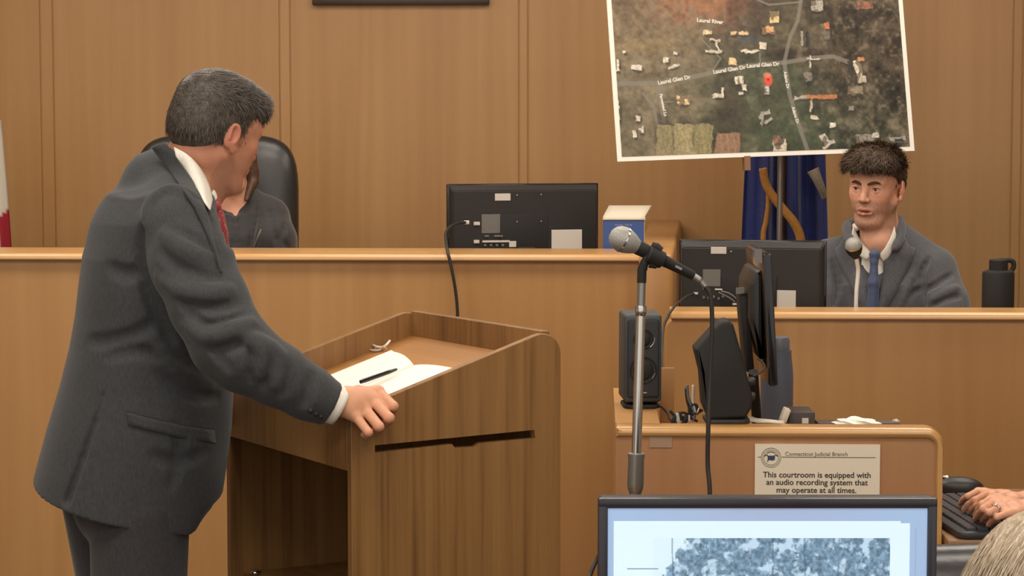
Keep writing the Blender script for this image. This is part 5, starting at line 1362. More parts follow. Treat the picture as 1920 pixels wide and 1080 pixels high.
    for pts, r, dp in (  # creases
        ([(268, 418), (262, 470), (276, 540), (300, 600), (322, 640)], .010, .012),          # armhole and body behind the sleeve
        ([(330, 540), (360, 590), (395, 640), (425, 690)], .008, .007), ([(300, 470), (330, 500), (372, 515), (410, 520)], .008, .006),
        ([(330, 430), (368, 448), (400, 470)], .007, .005), ([(345, 560), (390, 575), (440, 570)], .007, .006), ([(380, 612), (415, 612), (455, 596)], .008, .008),
        ([(398, 655), (430, 650), (468, 628)], .008, .008), ([(470, 640), (480, 680), (470, 715)], .008, .007), ([(500, 655), (505, 690), (492, 730)], .007, .005), ([(540, 680), (540, 715), (528, 745)], .006, .004), ([(585, 702), (580, 735), (568, 762)], .005, .003),
        ([(200, 500), (235, 515), (268, 508)], .012, .003), ([(165, 640), (200, 640), (250, 628), (300, 600)], .012, .004),
        ([(200, 670), (250, 660), (310, 670), (360, 700)], .010, .004), ([(300, 700), (350, 740), (410, 745)], .009, .004), ([(330, 800), (340, 850), (325, 910)], .010, .004), ([(290, 855), (330, 868), (390, 850)], .010, .003)):
        fold(pts, r, dp, 'sub')
    for pts, r, dp in (
        ([(300, 520), (340, 545), (390, 552), (430, 545)], .012, .005), ([(350, 610), (390, 632), (440, 618), (470, 606)], .012, .006), ([(455, 628), (490, 655), (486, 700)], .013, .007), ([(490, 640), (520, 668), (516, 720)], .011, .005),
        ([(310, 440), (350, 470), (400, 492)], .011, .004), ([(290, 640), (330, 690), (390, 720)], .012, .004), ([(275, 420), (285, 380), (320, 358), (360, 372), (392, 410)], .010, .004)):
        fold(pts, r, dp, 'add')
    for pp, rr, kind, k in J2: J.chain(pp, rr, k*.8 if kind == 'add' else .016, kind, sm=3)
    for x, y, r in ((424, 372, .019), (426, 398, .018), (430, 425, .016), (436, 450, .014)): J.cone(P(x, y, 4.40), P(x, y, 4.95), r, r, .01, 'sub')
    # hem, slanting up to the back, and the rounded front corner
    h0, h1 = P(65, 897, 4.63), P(345, 1000, 4.50)
    J.plane(h0, Vector((h1-h0)).cross(Vector((0, -1, -.06))))
    J.ell(P(430, 1010, 4.60), (.062, .4, .085), None, .015, 'sub')
    # side vent as an open slit
    vh = [J0.hit(x, y, 4.0, 5.2) for x, y in ((194, 740), (180, 790), (155, 860), (126, 940))]
    J.chain([v_+(v_-CAM).normalized()*.002 for v_ in vh], [.003, .006, .008, .010], .006, 'sub')
    # neck opening
    J.cone(nb_+Vector((-.005, 0, -.01)), H.p(0, -.02, -.05)+Vector((0, 0, .02)), .060, .066, .006, 'sub')
    J.mesh('jacket', suit, t, smooth_it=1)
    # collar and lapel
    Cc = SDF(.003)
    Cc.chain([P(318, 292, 4.61), P(312, 289, 4.64), P(314, 290, 4.68), P(322, 296, 4.72), P(350, 320, 4.74), P(385, 380, 4.74)], [.016, .018, .018, .018, .016, .014], .014, sm=3)
    Cc.cone(nb_+Vector((.012, 0, -.02)), H.p(0, -.02, -.05)+Vector((0, 0, .03)), .058, .066, .004, 'sub')
    Cc.mesh('jacket_collar', suit, t, smooth_it=1)
    def near(px, py, lift):
        h_ = min((J0.hit(px, py, 4.2, 5.0), F.hit(px, py, 4.2, 5.0)), key=lambda v: v.y); h_ = h_ if h_.y < 4.575 else P(px, py, 4.572); return h_+(CAM-h_).normalized()*lift
    def collar(inner, outer, name, mt_, li, lo2, n_=6, th=.003):
        a_ = smooth_path([near(x, y, li) for x, y in inner], 5); b_ = smooth_path([near(x, y, lo2) for x, y in outer], 5)
        rows = [[a.lerp(b, k/n_)-foot+(CAM-a).normalized()*.004*math.sin(PI*k/n_) for k in range(n_+1)] for a, b in zip(a_, b_)]
        return MB().grid(rows, th).build(name, mt_, t, recalc=False, angle=180)
    collar([(308, 268), (333, 290), (352, 318), (370, 350), (383, 384), (393, 418), (404, 462), (414, 505)], [(284, 276), (300, 298), (322, 326), (345, 358), (366, 392), (384, 430), (402, 474), (416, 512)], 'lapel', suit, .014, .007)
    collar([(326, 276), (350, 289), (374, 314), (391, 345), (398, 374)], [(330, 293), (348, 318), (366, 348), (382, 376), (394, 394)], 'shirt_collar', shirtm, .009, .017)
    lp = SDF(.003); 0 and lp.chain([J0.hit(404, 430, 4.2, 5)+Vector((0, -.002, 0)), J0.hit(414, 480, 4.2, 5)+Vector((0, -.002, 0)), J0.hit(421, 540, 4.2, 5)+Vector((0, -.002, 0))], [.010, .008, .004], .01, sm=3)
    # pocket flap
    fl_ = [(238, 772), (270, 781), (300, 788), (340, 797), (380, 803), (402, 806)]
    rows = []
    for dy in (0, 8, 16, 24):
        rows.append([J0.hit(x+dy*.1, y+dy, 4.0, 5.2)-foot+ (CAM-P(x, y, 4.4)).normalized()*(.0025+.0012*(dy/24)) for x, y in fl_])
    MB().grid(rows, .003).build('pocket_flap', suit, t, recalc=False)
    dkm = mat('welt_seam_shade', rgb(48, 46, 46), .9)  # welt coloured darker to draw the shade in its seam
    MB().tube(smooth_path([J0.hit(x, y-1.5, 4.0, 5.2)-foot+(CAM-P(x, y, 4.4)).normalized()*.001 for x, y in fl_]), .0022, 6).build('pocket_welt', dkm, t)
    for k_, (x, y) in enumerate(((582, 770), (592, 776), (601, 781))):
        p = J0.hit(x, y, 4.0, 4.8); MB().ellipsoid(p-foot, (.005, .003, .005), n=12).build('sleeve_button', M['black'], t)
    # shirt collar and cuff
    S_ = SDF(.0025)
    S_.chain([P(398, 392, 4.60), P(388, 362, 4.585), P(368, 326, 4.57), P(345, 298, 4.575), P(328, 285, 4.60), P(325, 286, 4.66), P(345, 300, 4.71), P(375, 335, 4.73), P(398, 385, 4.70)], [.006, .013, .0135, .010, .008, .008, .010, .010, .006], .012, sm=4)
    S_.chain([P(395, 372, 4.582), P(392, 384, 4.59)], [.012, .006], .01)
    S_.cone(nb_+Vector((.014, 0, -.01)), H.p(0, -.02, -.05), .054, .062, .003, 'sub')
    S_.mesh('shirt_collar', shirtm, t)
    sa = (P(600, 747, 4.388), P(638, 762, 4.398)); u_ = d_.cross(Vector((0, 0, 1))).normalized(); v_2 = d_.cross(u_)
    MB().grid([[sa[0].lerp(sa[1], k/6)-foot+(u_*math.cos(2*PI*i/40)+v_2*math.sin(2*PI*i/40))*(.0425-.0006*k) for i in range(40)] for k in range(7)], .002, closed=True).build('shirt_cuff', shirtm, t, recalc=False, angle=180)
    #; S3.cone(P(620, 757, 4.39), P(700, 787, 4.40), .039, .039, .002, 'sub'); S3.mesh('shirt_cuff', shirtm, t)
    # tie
    tm = mat('red_tie', rgb(138, 38, 40), .6, sheen=.2)
    nt = tm.node_tree; b = nt.nodes['Principled BSDF']; tc = nt.nodes.new('ShaderNodeTexCoord'); vo = nt.nodes.new('ShaderNodeTexVoronoi'); cr = nt.nodes.new('ShaderNodeValToRGB')
    vo.inputs['Scale'].default_value = 160; cr.color_ramp.elements[0].color = rgb(196, 150, 110); cr.color_ramp.elements[1].color = rgb(140, 34, 40); cr.color_ramp.elements[0].position = .12; cr.color_ramp.elements[1].position = .3
    nt.links.new(tc.outputs['Object'], vo.inputs['Vector']); nt.links.new(vo.outputs['Distance'], cr.inputs[0]); nt.links.new(cr.outputs[0], b.inputs['Base Color'])
    T_ = SDF(.0025); T_.chain([P(401, 374, 4.59), P(404, 388, 4.58)], [.011, .012], .006); T_.chain([P(405, 392, 4.59), P(408, 412, 4.585), P(413, 440, 4.585), P(418, 475, 4.60)], [.009, .012, .013, .012], .01, sm=3)
    T_.mesh('tie', tm, t)
    # trousers and shoes
    tr = SDF(.0045)
    trm = fabric('dark_trousers', rgb(50, 48, 50), rgb(60, 58, 60), .85, .2)
    tr.cone(P(262, 850, 4.60), P(252, 930, 4.60), .13, .13, .05)
    tr.chain([P(262, 960, 4.53), kn_[0]+Vector((.008, 0, 0)), Vector((ak[0].x+.005, 4.53, .07))], [.102, .092, .075], .02)
    tr.chain([P(205, 945, 4.70), Vector((kn_[1].x, kn_[1].y, .5)), Vector((ak[1].x-.004, 4.73, .07))], [.098, .084, .072], .02)
    tr.plane((0, 0, .045), (0, 0, -1))
    tr.mesh('trousers', trm, t, smooth_it=1)
    for a in ak:
        s4 = SDF(.004); s4.cone(a+Vector((-.05, -.01, -.045)), a+Vector((.17, .035, -.05)), .042, .036, .02); s4.cone(a+Vector((-.03, 0, -.02)), a+Vector((.06, .01, -.03)), .045, .035, .02); s4.plane((0, 0, 0.001), (0, 0, -1)); s4.mesh('shoe', M['gloss'], t)
    return t
attorney()

# ------------------------------------------------------------------ the witness
def witness():
    org = Vector((P(1650, 500, 6.88).x, 6.9, .25))
    t = empty('person', org, 0, 'young man in a grey suit and blue tie seated at the witness stand, speaking', 'person')
    H = Head(P(1643, 352, 6.86), (-.50, -.86, -.04), (.04, -.02, 1), 1.02)
    F = SDF(.0024); H.build(F, mouth_open=.0045, jaw=1.02)
    nb_ = P(1652, 470, 6.90)
    F.cone(H.p(0, -.022, -.055), nb_, .055, .066, .02); F.cone(H.p(0, .0, -.08), P(1645, 450, 6.85), .045, .05, .02)
    ch, pe = P(1655, 570, 6.94), Vector((nb_.x+.02, 6.98, .78))
    F.cone(nb_, ch, .055, .10, .03); F.cone(ch, pe, .10, .12, .04)
    sR, sL = P(1555, 488, 6.93), P(1752, 505, 6.86); nq = nb_+Vector((0, .03, -.04)); F.cone(nq, sR, .035, .045, .02); F.cone(nq, sL, .035, .045, .02)
    eR, eL = P(1535, 640, 6.80), P(1795, 640, 6.74); wR, wL = P(1600, 655, 6.56), P(1690, 640, 6.55)
    F.chain([sR, eR, wR], [.05, .04, .026], .02); F.chain([sL, eL, wL], [.05, .04, .026], .02)
    hh_ = PZ(1642, 575, 0)
    for wv, dx in ((wR, 1), (wL, -1)):
        k2 = [wv+Vector((dx*(.07-.006*i), -.02-.018*i+.02, .0)) for i in range(4)]
        hand(F, wv, k2, [p+Vector((dx*.028, -.01, -.010)) for p in k2], [p+Vector((dx*.045, -.01, -.026)) for p in k2], [p+Vector((dx*.048, -.005, -.044)) for p in k2],
             [wv+Vector((dx*.02, .02, .01)), wv+Vector((dx*.045, .025, .018)), wv+Vector((dx*.065, .01, .022)), wv+Vector((dx*.085, -.005, .022))])
    for s_ in (-1, 1):
        hp = pe+Vector((s_*.09, 0, -.03)); kk = hp+Vector((s_*.03, -.42, .0)); F.chain([hp, kk, Vector((kk.x, kk.y+.03, .34))], [.085, .055, .04], .03); F.cone(Vector((kk.x, kk.y+.03, .31)), Vector((kk.x, kk.y-.11, .285)), .035, .028, .02)
    F.mesh('body', skinm, t, skin_color(H, (222, 168, 140), 2, beard=((116, 84, 66), .60), lips=(190, 116, 104), flush=(218, 132, 110)))
    # eyes and brows
    br = hair_mat('brown_hair', rgb(58, 43, 33), rgb(98, 76, 58), 60)
    for s3 in (-1, 1):
        MB().ellipsoid(H.p(s3*.031, .0728, .0020)-org, (.0128,)*3, n=24).build('eye', mat('eye_white', rgb(205, 196, 186), .2), t)
        g = (H.p(s3*.031, .0728, .0020)); d = (H.R @ Vector((-.10, 1, -.12))).normalized()
        MB().ellipsoid(g+d*.0098-org, (.0050, .0050, .0050), n=16).build('iris', mat('iris', rgb(52, 36, 26), .15), t)
        eb = SDF(.0016); eb.chain([H.p(s3*.012, .0975, .0170), H.p(s3*.024, .0950, .0215), H.p(s3*.036, .0880, .0225), H.p(s3*.049, .0780, .0170)], [.0036, .0040, .0034, .0018], .003, sm=3); eb.mesh('eyebrow', br, t)
        ul = SDF(.0014); ul.chain([H.p(s3*.020, .0862, .0045), H.p(s3*.031, .0893, .0066), H.p(s3*.043, .0808, .0040)], [.0012, .0016, .0012], .002); ul.mesh('eyelashes', br, t)
    # hair: faded sides, full fringe on top
    hs = SDF(.0026)
    H.E(hs, (0, -.014, .042), (.0770, .0985, .082), .01); H.E(hs, (0, -.052, .018), (.069, .058, .062), .02)
    H.E(hs, (0, .018, .090), (.068, .084, .036), .03); H.E(hs, (0, .066, .078), (.059, .044, .028), .02); H.E(hs, (.047, .03, .072), (.030, .058, .032), .02); H.E(hs, (-.042, .040, .075), (.028, .048, .028), .02)
    H.E(hs, (0, .122, -.012), (.100, .058, .070), .008, 'sub'); H.E(hs, (0, .06, -.075), (.12, .074, .058), .012, 'sub'); H.E(hs, (0, .01, -.088), (.11, .10, .045), .01, 'sub')
    for q in (-1, 1): H.E(hs, (q*.085, -.006, -.012), (.026, .024, .034), .006, 'sub'); H.E(hs, (q*.088, .062, .004), (.030, .052, .046), .008, 'sub')
    hs.disp(lambda X, Y, Z: .0030*np.sin(150*X+4*np.sin(60*Z))*np.sin(120*Z+90*Y)+.0012*np.sin(420*X+200*Z))
    ho = hs.mesh('hair', br, t)
    co, nr = surf(ho); q = H.local(co); R = np.array([[H.R[i][j] for j in range(3)] for i in range(3)])
    rg = np.random.default_rng(6); ok = np.nonzero(q[:, 2] > .062)[0]; s_ = rg.choice(ok, 9000)
    dl = np.zeros((len(s_), 3)); dl[:, 1] = 1; dl[:, 0] = .35*np.sign(q[s_, 0]+.01); dl[:, 2] = np.clip((q[s_, 1]-.02)/.05, 0, 1)*-1.0
    tufts('hair_strands', br, t, co[s_], dl @ R.T+rg.normal(0, .22, (len(s_), 3)), nr[s_], .026, .0030, rg, .45, .30)
    ok = np.nonzero((q[:, 2] <= .066) & (q[:, 2] > -.03))[0]; s_ = rg.choice(ok, 5000); dl = np.zeros((len(s_), 3)); dl[:, 2] = -1; dl[:, 1] = .2
    tufts('hair_strands', br, t, co[s_], dl @ R.T+rg.normal(0, .2, (len(s_), 3)), nr[s_], .006, .0016, rg, .2, .2)
    # jacket
    suit = fabric('slate_suit', rgb(76, 76, 80), rgb(88, 88, 92), .8, .3)
    J = SDF(.0036)
    c = lambda py, x0, x1, a, D=6.93: (P(0, py, D).z, P((x0+x1)/2, py, D).x, D, (x1-x0)/2*D/FPX, a)
    J.loft([c(492, 1560, 1752, .10), c(530, 1548, 1768, .135), c(580, 1552, 1765, .145), c(660, 1556, 1762, .145), c(800, 1560, 1760, .145)], math.radians(6), .03, e=2.3)
    J.cone(P(1628, 455, 6.93), sR+Vector((.01, 0, .0)), .045, .068, .04); J.cone(P(1682, 446, 6.92), sL+Vector((-.008, 0, .004)), .052, .068, .04)
    J.cone(P(1640, 470, 6.93), P(1670, 475, 6.92), .07, .07, .04)
    J.chain([sR+Vector((.0, 0, -.01)), P(1540, 560, 6.87), eR], [.070, .062, .058], .02); J.chain([sL+Vector((.0, 0, -.01)), P(1775, 570, 6.80), eL], [.072, .066, .062], .02)
    J.chain([eR, wR.lerp(eR, .15)], [.058, .044], .02); J.chain([eL, wL.lerp(eL, .15)], [.06, .044], .02)
    J0 = J
    def fold(pts, r, dp, kind):
        pp = []
        for x, y in pts:
            h_ = J0.hit(x, y, 6.3, 7.4); d = (h_-CAM).normalized(); pp.append(h_+d*(r-dp)*(1 if kind == 'add' else -1))
        return pp, [r*(.4+.6*math.sin(PI*(i+.5)/len(pp))) for i in range(len(pp))], kind
    fs = [fold(*a) for a in (([(1740, 485), (1728, 520), (1735, 570)], .008, .008, 'sub'), ([(1735, 545), (1760, 530), (1785, 515)], .007, .006, 'sub'), ([(1745, 575), (1775, 560), (1800, 555)], .007, .005, 'sub'),
          ([(1562, 490), (1572, 530), (1566, 570)], .008, .007, 'sub'), ([(1700, 560), (1720, 545), (1735, 540)], .006, .004, 'sub'), ([(1750, 560), (1780, 545), (1795, 540)], .009, .004, 'add'), ([(1690, 570), (1700, 540), (1712, 510)], .008, .003, 'add'))]
    for pp, rr, kind in fs: J.chain(pp, rr, .012, kind, sm=3)
    # V opening for shirt and tie
    vp = [P(1645, 470, 6.77), P(1643, 520, 6.74), P(1640, 585, 6.73)]
    J.cone(P(1640, 460, 6.76), P(1640, 600, 6.72), .034, .010, .01, 'sub')
    J.cone(nb_+Vector((0, 0, -.0)), H.p(0, -.02, -.03), .057, .060, .006, 'sub')
    J.mesh('jacket', suit, t, smooth_it=1)
    Jc = SDF(.003); Jc.chain([P(1602, 464, 6.785), P(1593, 448, 6.81), P(1588, 432, 6.86), P(1594, 420, 6.93), P(1640, 410, 6.99), P(1682, 412, 6.94), P(1688, 424, 6.88), P(1686, 446, 6.83), P(1678, 466, 6.795)], [.007, .009, .011, .012, .012, .012, .013, .012, .008], .014, sm=4)
    Jc.cone(nb_+Vector((0, 0, -.0)), H.p(0, -.02, -.03), .054, .057, .003, 'sub'); Jc.mesh('jacket_collar', suit, t, smooth_it=1)
    # lapels: broad flat panels either side
    def lap(pts, name):
        L_ = [(P(x, y, J0.hit(x2, y2, 6.4, 7.2).y-.012), J0.hit(x2, y2, 6.4, 7.2)+Vector((0, -.0045, 0))) for (x, y, x2, y2) in pts]
        rows = []
        for a, b in L_: rows.append([a.lerp(b, k/6)-org+Vector((0, -.005*math.sin(PI*k/6), 0)) for k in range(7)])
        MB().grid(rows, .0035).build(name, suit, t, recalc=False, angle=180)
    lap([(1671, 436, 1688, 432), (1666, 452, 1700, 450), (1661, 464, 1703, 460), (1659, 470, 1716, 466), (1657, 484, 1710, 484), (1656, 510, 1697, 512), (1652, 540, 1682, 542), (1647, 575, 1664, 575), (1643, 592, 1650, 594)], 'lapel')
    lap([(1600, 436, 1590, 436), (1606, 452, 1576, 452), (1612, 464, 1572, 461), (1615, 470, 1564, 466), (1620, 484, 1570, 486), (1625, 510, 1582, 512), (1628, 540, 1598, 543), (1632, 575, 1618, 577), (1638, 592, 1632, 594)], 'lapel')
    # shirt front, collar and tie
    S_ = SDF(.003); S_.loft([(P(0, 600, 6.8).z, P(1644, 600, 6.8).x, 6.87, .075, .065), (P(0, 520, 6.8).z, P(1646, 500, 6.8).x, 6.875, .075, .065), (P(0, 474, 6.8).z, P(1648, 474, 6.8).x, 6.89, .06, .06)], 0, .01)
    S_.cone(nb_+Vector((0, 0, -.01)), H.p(0, -.02, -.03), .0615, .068, .006, 'sub'); S_.mesh('shirt', shirtm, t)
    K_ = SDF(.0022)
    def near(px, py, lift):
        h_ = min((S_.hit(px, py, 6.4, 7.2), F.hit(px, py, 6.4, 7.2)), key=lambda v: v.y); h_ = h_ if h_.y < 6.83 else P(px, py, 6.826); return h_+(CAM-h_).normalized()*lift
    for inn_, out_ in (([(1600, 424), (1610, 446), (1624, 464), (1638, 477)], [(1597, 440), (1602, 462), (1612, 480), (1626, 487)]), ([(1677, 424), (1668, 448), (1658, 466), (1648, 478)], [(1680, 440), (1675, 464), (1666, 482), (1656, 490)])):
        a_ = smooth_path([near(x, y, .005) for x, y in inn_], 5); b_ = smooth_path([near(x, y, .013) for x, y in out_], 5)
        MB().grid([[a.lerp(b, k/6)-org+(CAM-a).normalized()*.004*math.sin(PI*k/6) for k in range(7)] for a, b in zip(a_, b_)], .003).build('collar_flap', shirtm, t, recalc=False, angle=180)
    K_.chain([P(1606, 428, 6.88), P(1606, 424, 6.92), P(1640, 420, 6.97), P(1676, 424, 6.92), P(1676, 428, 6.88)], .009, .01, sm=3)
    K_.cone(nb_, H.p(0, -.02, -.04), .055, .054, .003, 'sub'); K_.mesh('shirt_collar', shirtm, t)
    tm = fabric('blue_tie', rgb(66, 76, 104), rgb(82, 92, 120), .5, .2)
    T_ = SDF(.0022); T_.chain([P(1640, 478, 6.79), P(1639, 490, 6.787)], [.0175, .0115], .006); T_.chain([P(1639, 492, 6.787), P(1638, 530, 6.782), P(1636, 590, 6.78)], [.011, .016, .020], .01)
    T_.mesh('tie', tm, t)
    tr = SDF(.006); trm = fabric('slate_trousers', rgb(70, 70, 74), rgb(80, 80, 84))
    for s_ in (-1, 1):
        hp = pe+Vector((s_*.09, 0, -.03)); kk = hp+Vector((s_*.03, -.42, .0)); tr.chain([hp+Vector((0, .02, 0)), kk, Vector((kk.x, kk.y+.03, .34))], [.105, .078, .065], .03)
    tr.mesh('trousers', trm, t)
    for s_ in (-1, 1):
        kk = pe+Vector((s_*.12, -.42, 0)); s4 = SDF(.005); s4.cone(Vector((kk.x, kk.y+.05, .29)), Vector((kk.x, kk.y-.14, .285)), .045, .036, .02); s4.plane((0, 0, .2505), (0, 0, -1)); s4.mesh('shoe', M['gloss'], t)
    return t, pe
wt, wpe = witness()
office_chair(Vector((wpe.x, wpe.y+.02, .25)), 0, 'low black chair under the seated witness, behind the stand', .34, .46, seat_z=.37)
# gooseneck microphone in front of the witness
g0 = P(1604, 575, 6.33)
t = empty('gooseneck_microphone', Vector((g0.x, 6.33, VT-.17)), 0, 'small silver gooseneck microphone in front of the witness', 'microphone'); og = t.location.copy()
MB().lathe([(.05, 0), (.05, .012), (.045, .018), (.012, .024), (.012, .04)]).build('desk_base', M['black2'], t)
wh = mat('pale_metal', rgb(236, 232, 226), .3, .1)
MB().tube(smooth_path([Vector((0, 0, .02)), P(1604, 600, 6.33)-og, P(1605, 575, 6.33)-og, P(1606, 545, 6.33)-og, P(1609, 510, 6.33)-og, P(1607, 492, 6.32)-og, P(1604, 478, 6.31)-og]), .0058, 14).build('gooseneck', wh, t)
hm0 = P(1600, 461, 6.30)-og; axm = (P(1606, 488, 6.32)-P(1600, 461, 6.30)).normalized(); rt = Matrix.Translation(hm0) @ axm.to_track_quat('Z', 'X').to_matrix().to_4x4()
MB().lathe([(.006, -.023), (.016, -.019), (.0225, -.010), (.0245, 0)], rt, 28).build('mesh_head', M['grille'], t)
MB().lathe([(.0242, -.0005), (.0252, .002), (.0248, .004)], rt, 28).build('head_band', M['chrome'], t)
MB().lathe([(.0242, .003), (.0235, .012), (.019, .024), (.012, .034), (.008, .04)], rt, 28).build('lower_head', M['black2'], t)

# ------------------------------------------------------------------ the judge, mostly hidden behind the man at the lectern
def judge():
    org = Vector((P(455, 400, 7.5).x, 7.5, .35))
    t = empty('person', org, 0, 'judge in a black robe seated in the leather chair behind the bench', 'person')
    H = Head(P(428, 296, 7.5), (.35, -.93, -.05), (0, 0, 1), .95)
    F = SDF(.004); H.build(F)
    nb_ = P(445, 372, 7.53); F.cone(H.p(0, -.02, -.05), nb_, .048, .055, .02)
    ch = P(458, 470, 7.52); pe = Vector((ch.x, 7.6, .88))
    F.cone(nb_, ch, .055, .11, .03); F.cone(ch, pe, .11, .12, .03)
    sR, sL = P(375, 405, 7.52), P(504, 408, 7.50); eR, eL = P(360, 540, 7.45), P(520, 530, 7.45); wR, wL = P(420, 560, 7.25), P(500, 560, 7.25)
    F.chain([nb_, sR, eR, wR], [.05, .045, .035, .024], .02); F.chain([nb_, sL, eL, wL], [.05, .045, .035, .024], .02)
    for wv, dx in ((wR, 1), (wL, -1)):
        k2 = [wv+Vector((dx*.065, -.01-.017*i, 0)) for i in range(4)]
        hand(F, wv, k2, [p+Vector((dx*.03, 0, -.008)) for p in k2], [p+Vector((dx*.045, 0, -.02)) for p in k2], [p+Vector((dx*.055, 0, -.034)) for p in k2], [wv+Vector((dx*.02, .02, 0)), wv+Vector((dx*.04, .03, 0)), wv+Vector((dx*.06, .03, 0)), wv+Vector((dx*.08, .02, 0))])
    F.mesh('body', skinm, t, skin_color(H, (206, 152, 126), 4))
    for s3 in (-1, 1):
        MB().ellipsoid(H.p(s3*.031, .0728, .002)-org, (.012,)*3, n=16).build('eye', mat('eye_white', rgb(205, 196, 186), .2), t)
    hb = hair_mat('auburn_hair', rgb(62, 42, 30), rgb(92, 64, 46), 60)
    hs = SDF(.004); H.E(hs, (0, -.014, .044), (.082, .103, .086), .01); H.E(hs, (0, -.05, -.02), (.078, .06, .10), .03)
    H.E(hs, (0, .115, -.02), (.09, .055, .075), .01, 'sub')
    for q in (-1, 1): hs.chain([H.p(q*.075, .0, .03), H.p(q*.084, -.005, -.05), H.p(q*.080, .01, -.13)], [.022, .022, .014], .02)
    hs.chain([H.p(.078, .0, .0), H.p(.086, .01, -.08), P(462, 374, 7.44)], [.020, .018, .008], .01)
    hs.mesh('hair', hb, t)
    rb = fabric('black_robe', rgb(44, 42, 42), rgb(54, 52, 52), .7, .25)
    J = SDF(.005)
    c = lambda py, x0, x1, a, D=7.54: (P(0, py, D).z, P((x0+x1)/2, py, D).x, D, (x1-x0)/2*D/FPX, a)
    J.loft([c(400, 385, 512, .10), c(440, 372, 516, .14), c(500, 366, 524, .16), c(620, 360, 526, .16)], 0, .03)
    J.cone(P(430, 372, 7.53), sR, .04, .062, .04); J.cone(P(462, 372, 7.53), sL, .045, .062, .04); J.cone(nb_+Vector((0, .02, -.01)), P(455, 400, 7.54), .06, .07, .04)
    J.chain([sR, eR, wR], [.064, .07, .07], .03); J.chain([sL, P(514, 450, 7.45), eL, wL], [.066, .070, .074, .07], .03)
    for pts in ([(480, 380), (476, 420), (470, 460)], [(505, 395), (512, 425), (520, 460)], [(535, 420), (530, 445), (540, 465)], [(440, 385), (442, 430), (440, 465)]):
        pp = [J.hit(x, y, 7, 8) for x, y in pts]; J.chain([p+Vector((0, -.003, 0)) for p in pp], .007, .01, 'sub', sm=3)
    J.mesh('robe', rb, t, smooth_it=1)
    MB().tube(smooth_path([J.hit(x, y, 7, 8)-org+Vector((0, -.001, 0)) for x, y in ((490, 430), (483, 446), (477, 462))]), .003, 8).build('robe_piping', M['steel'], t)
    return t
judge()

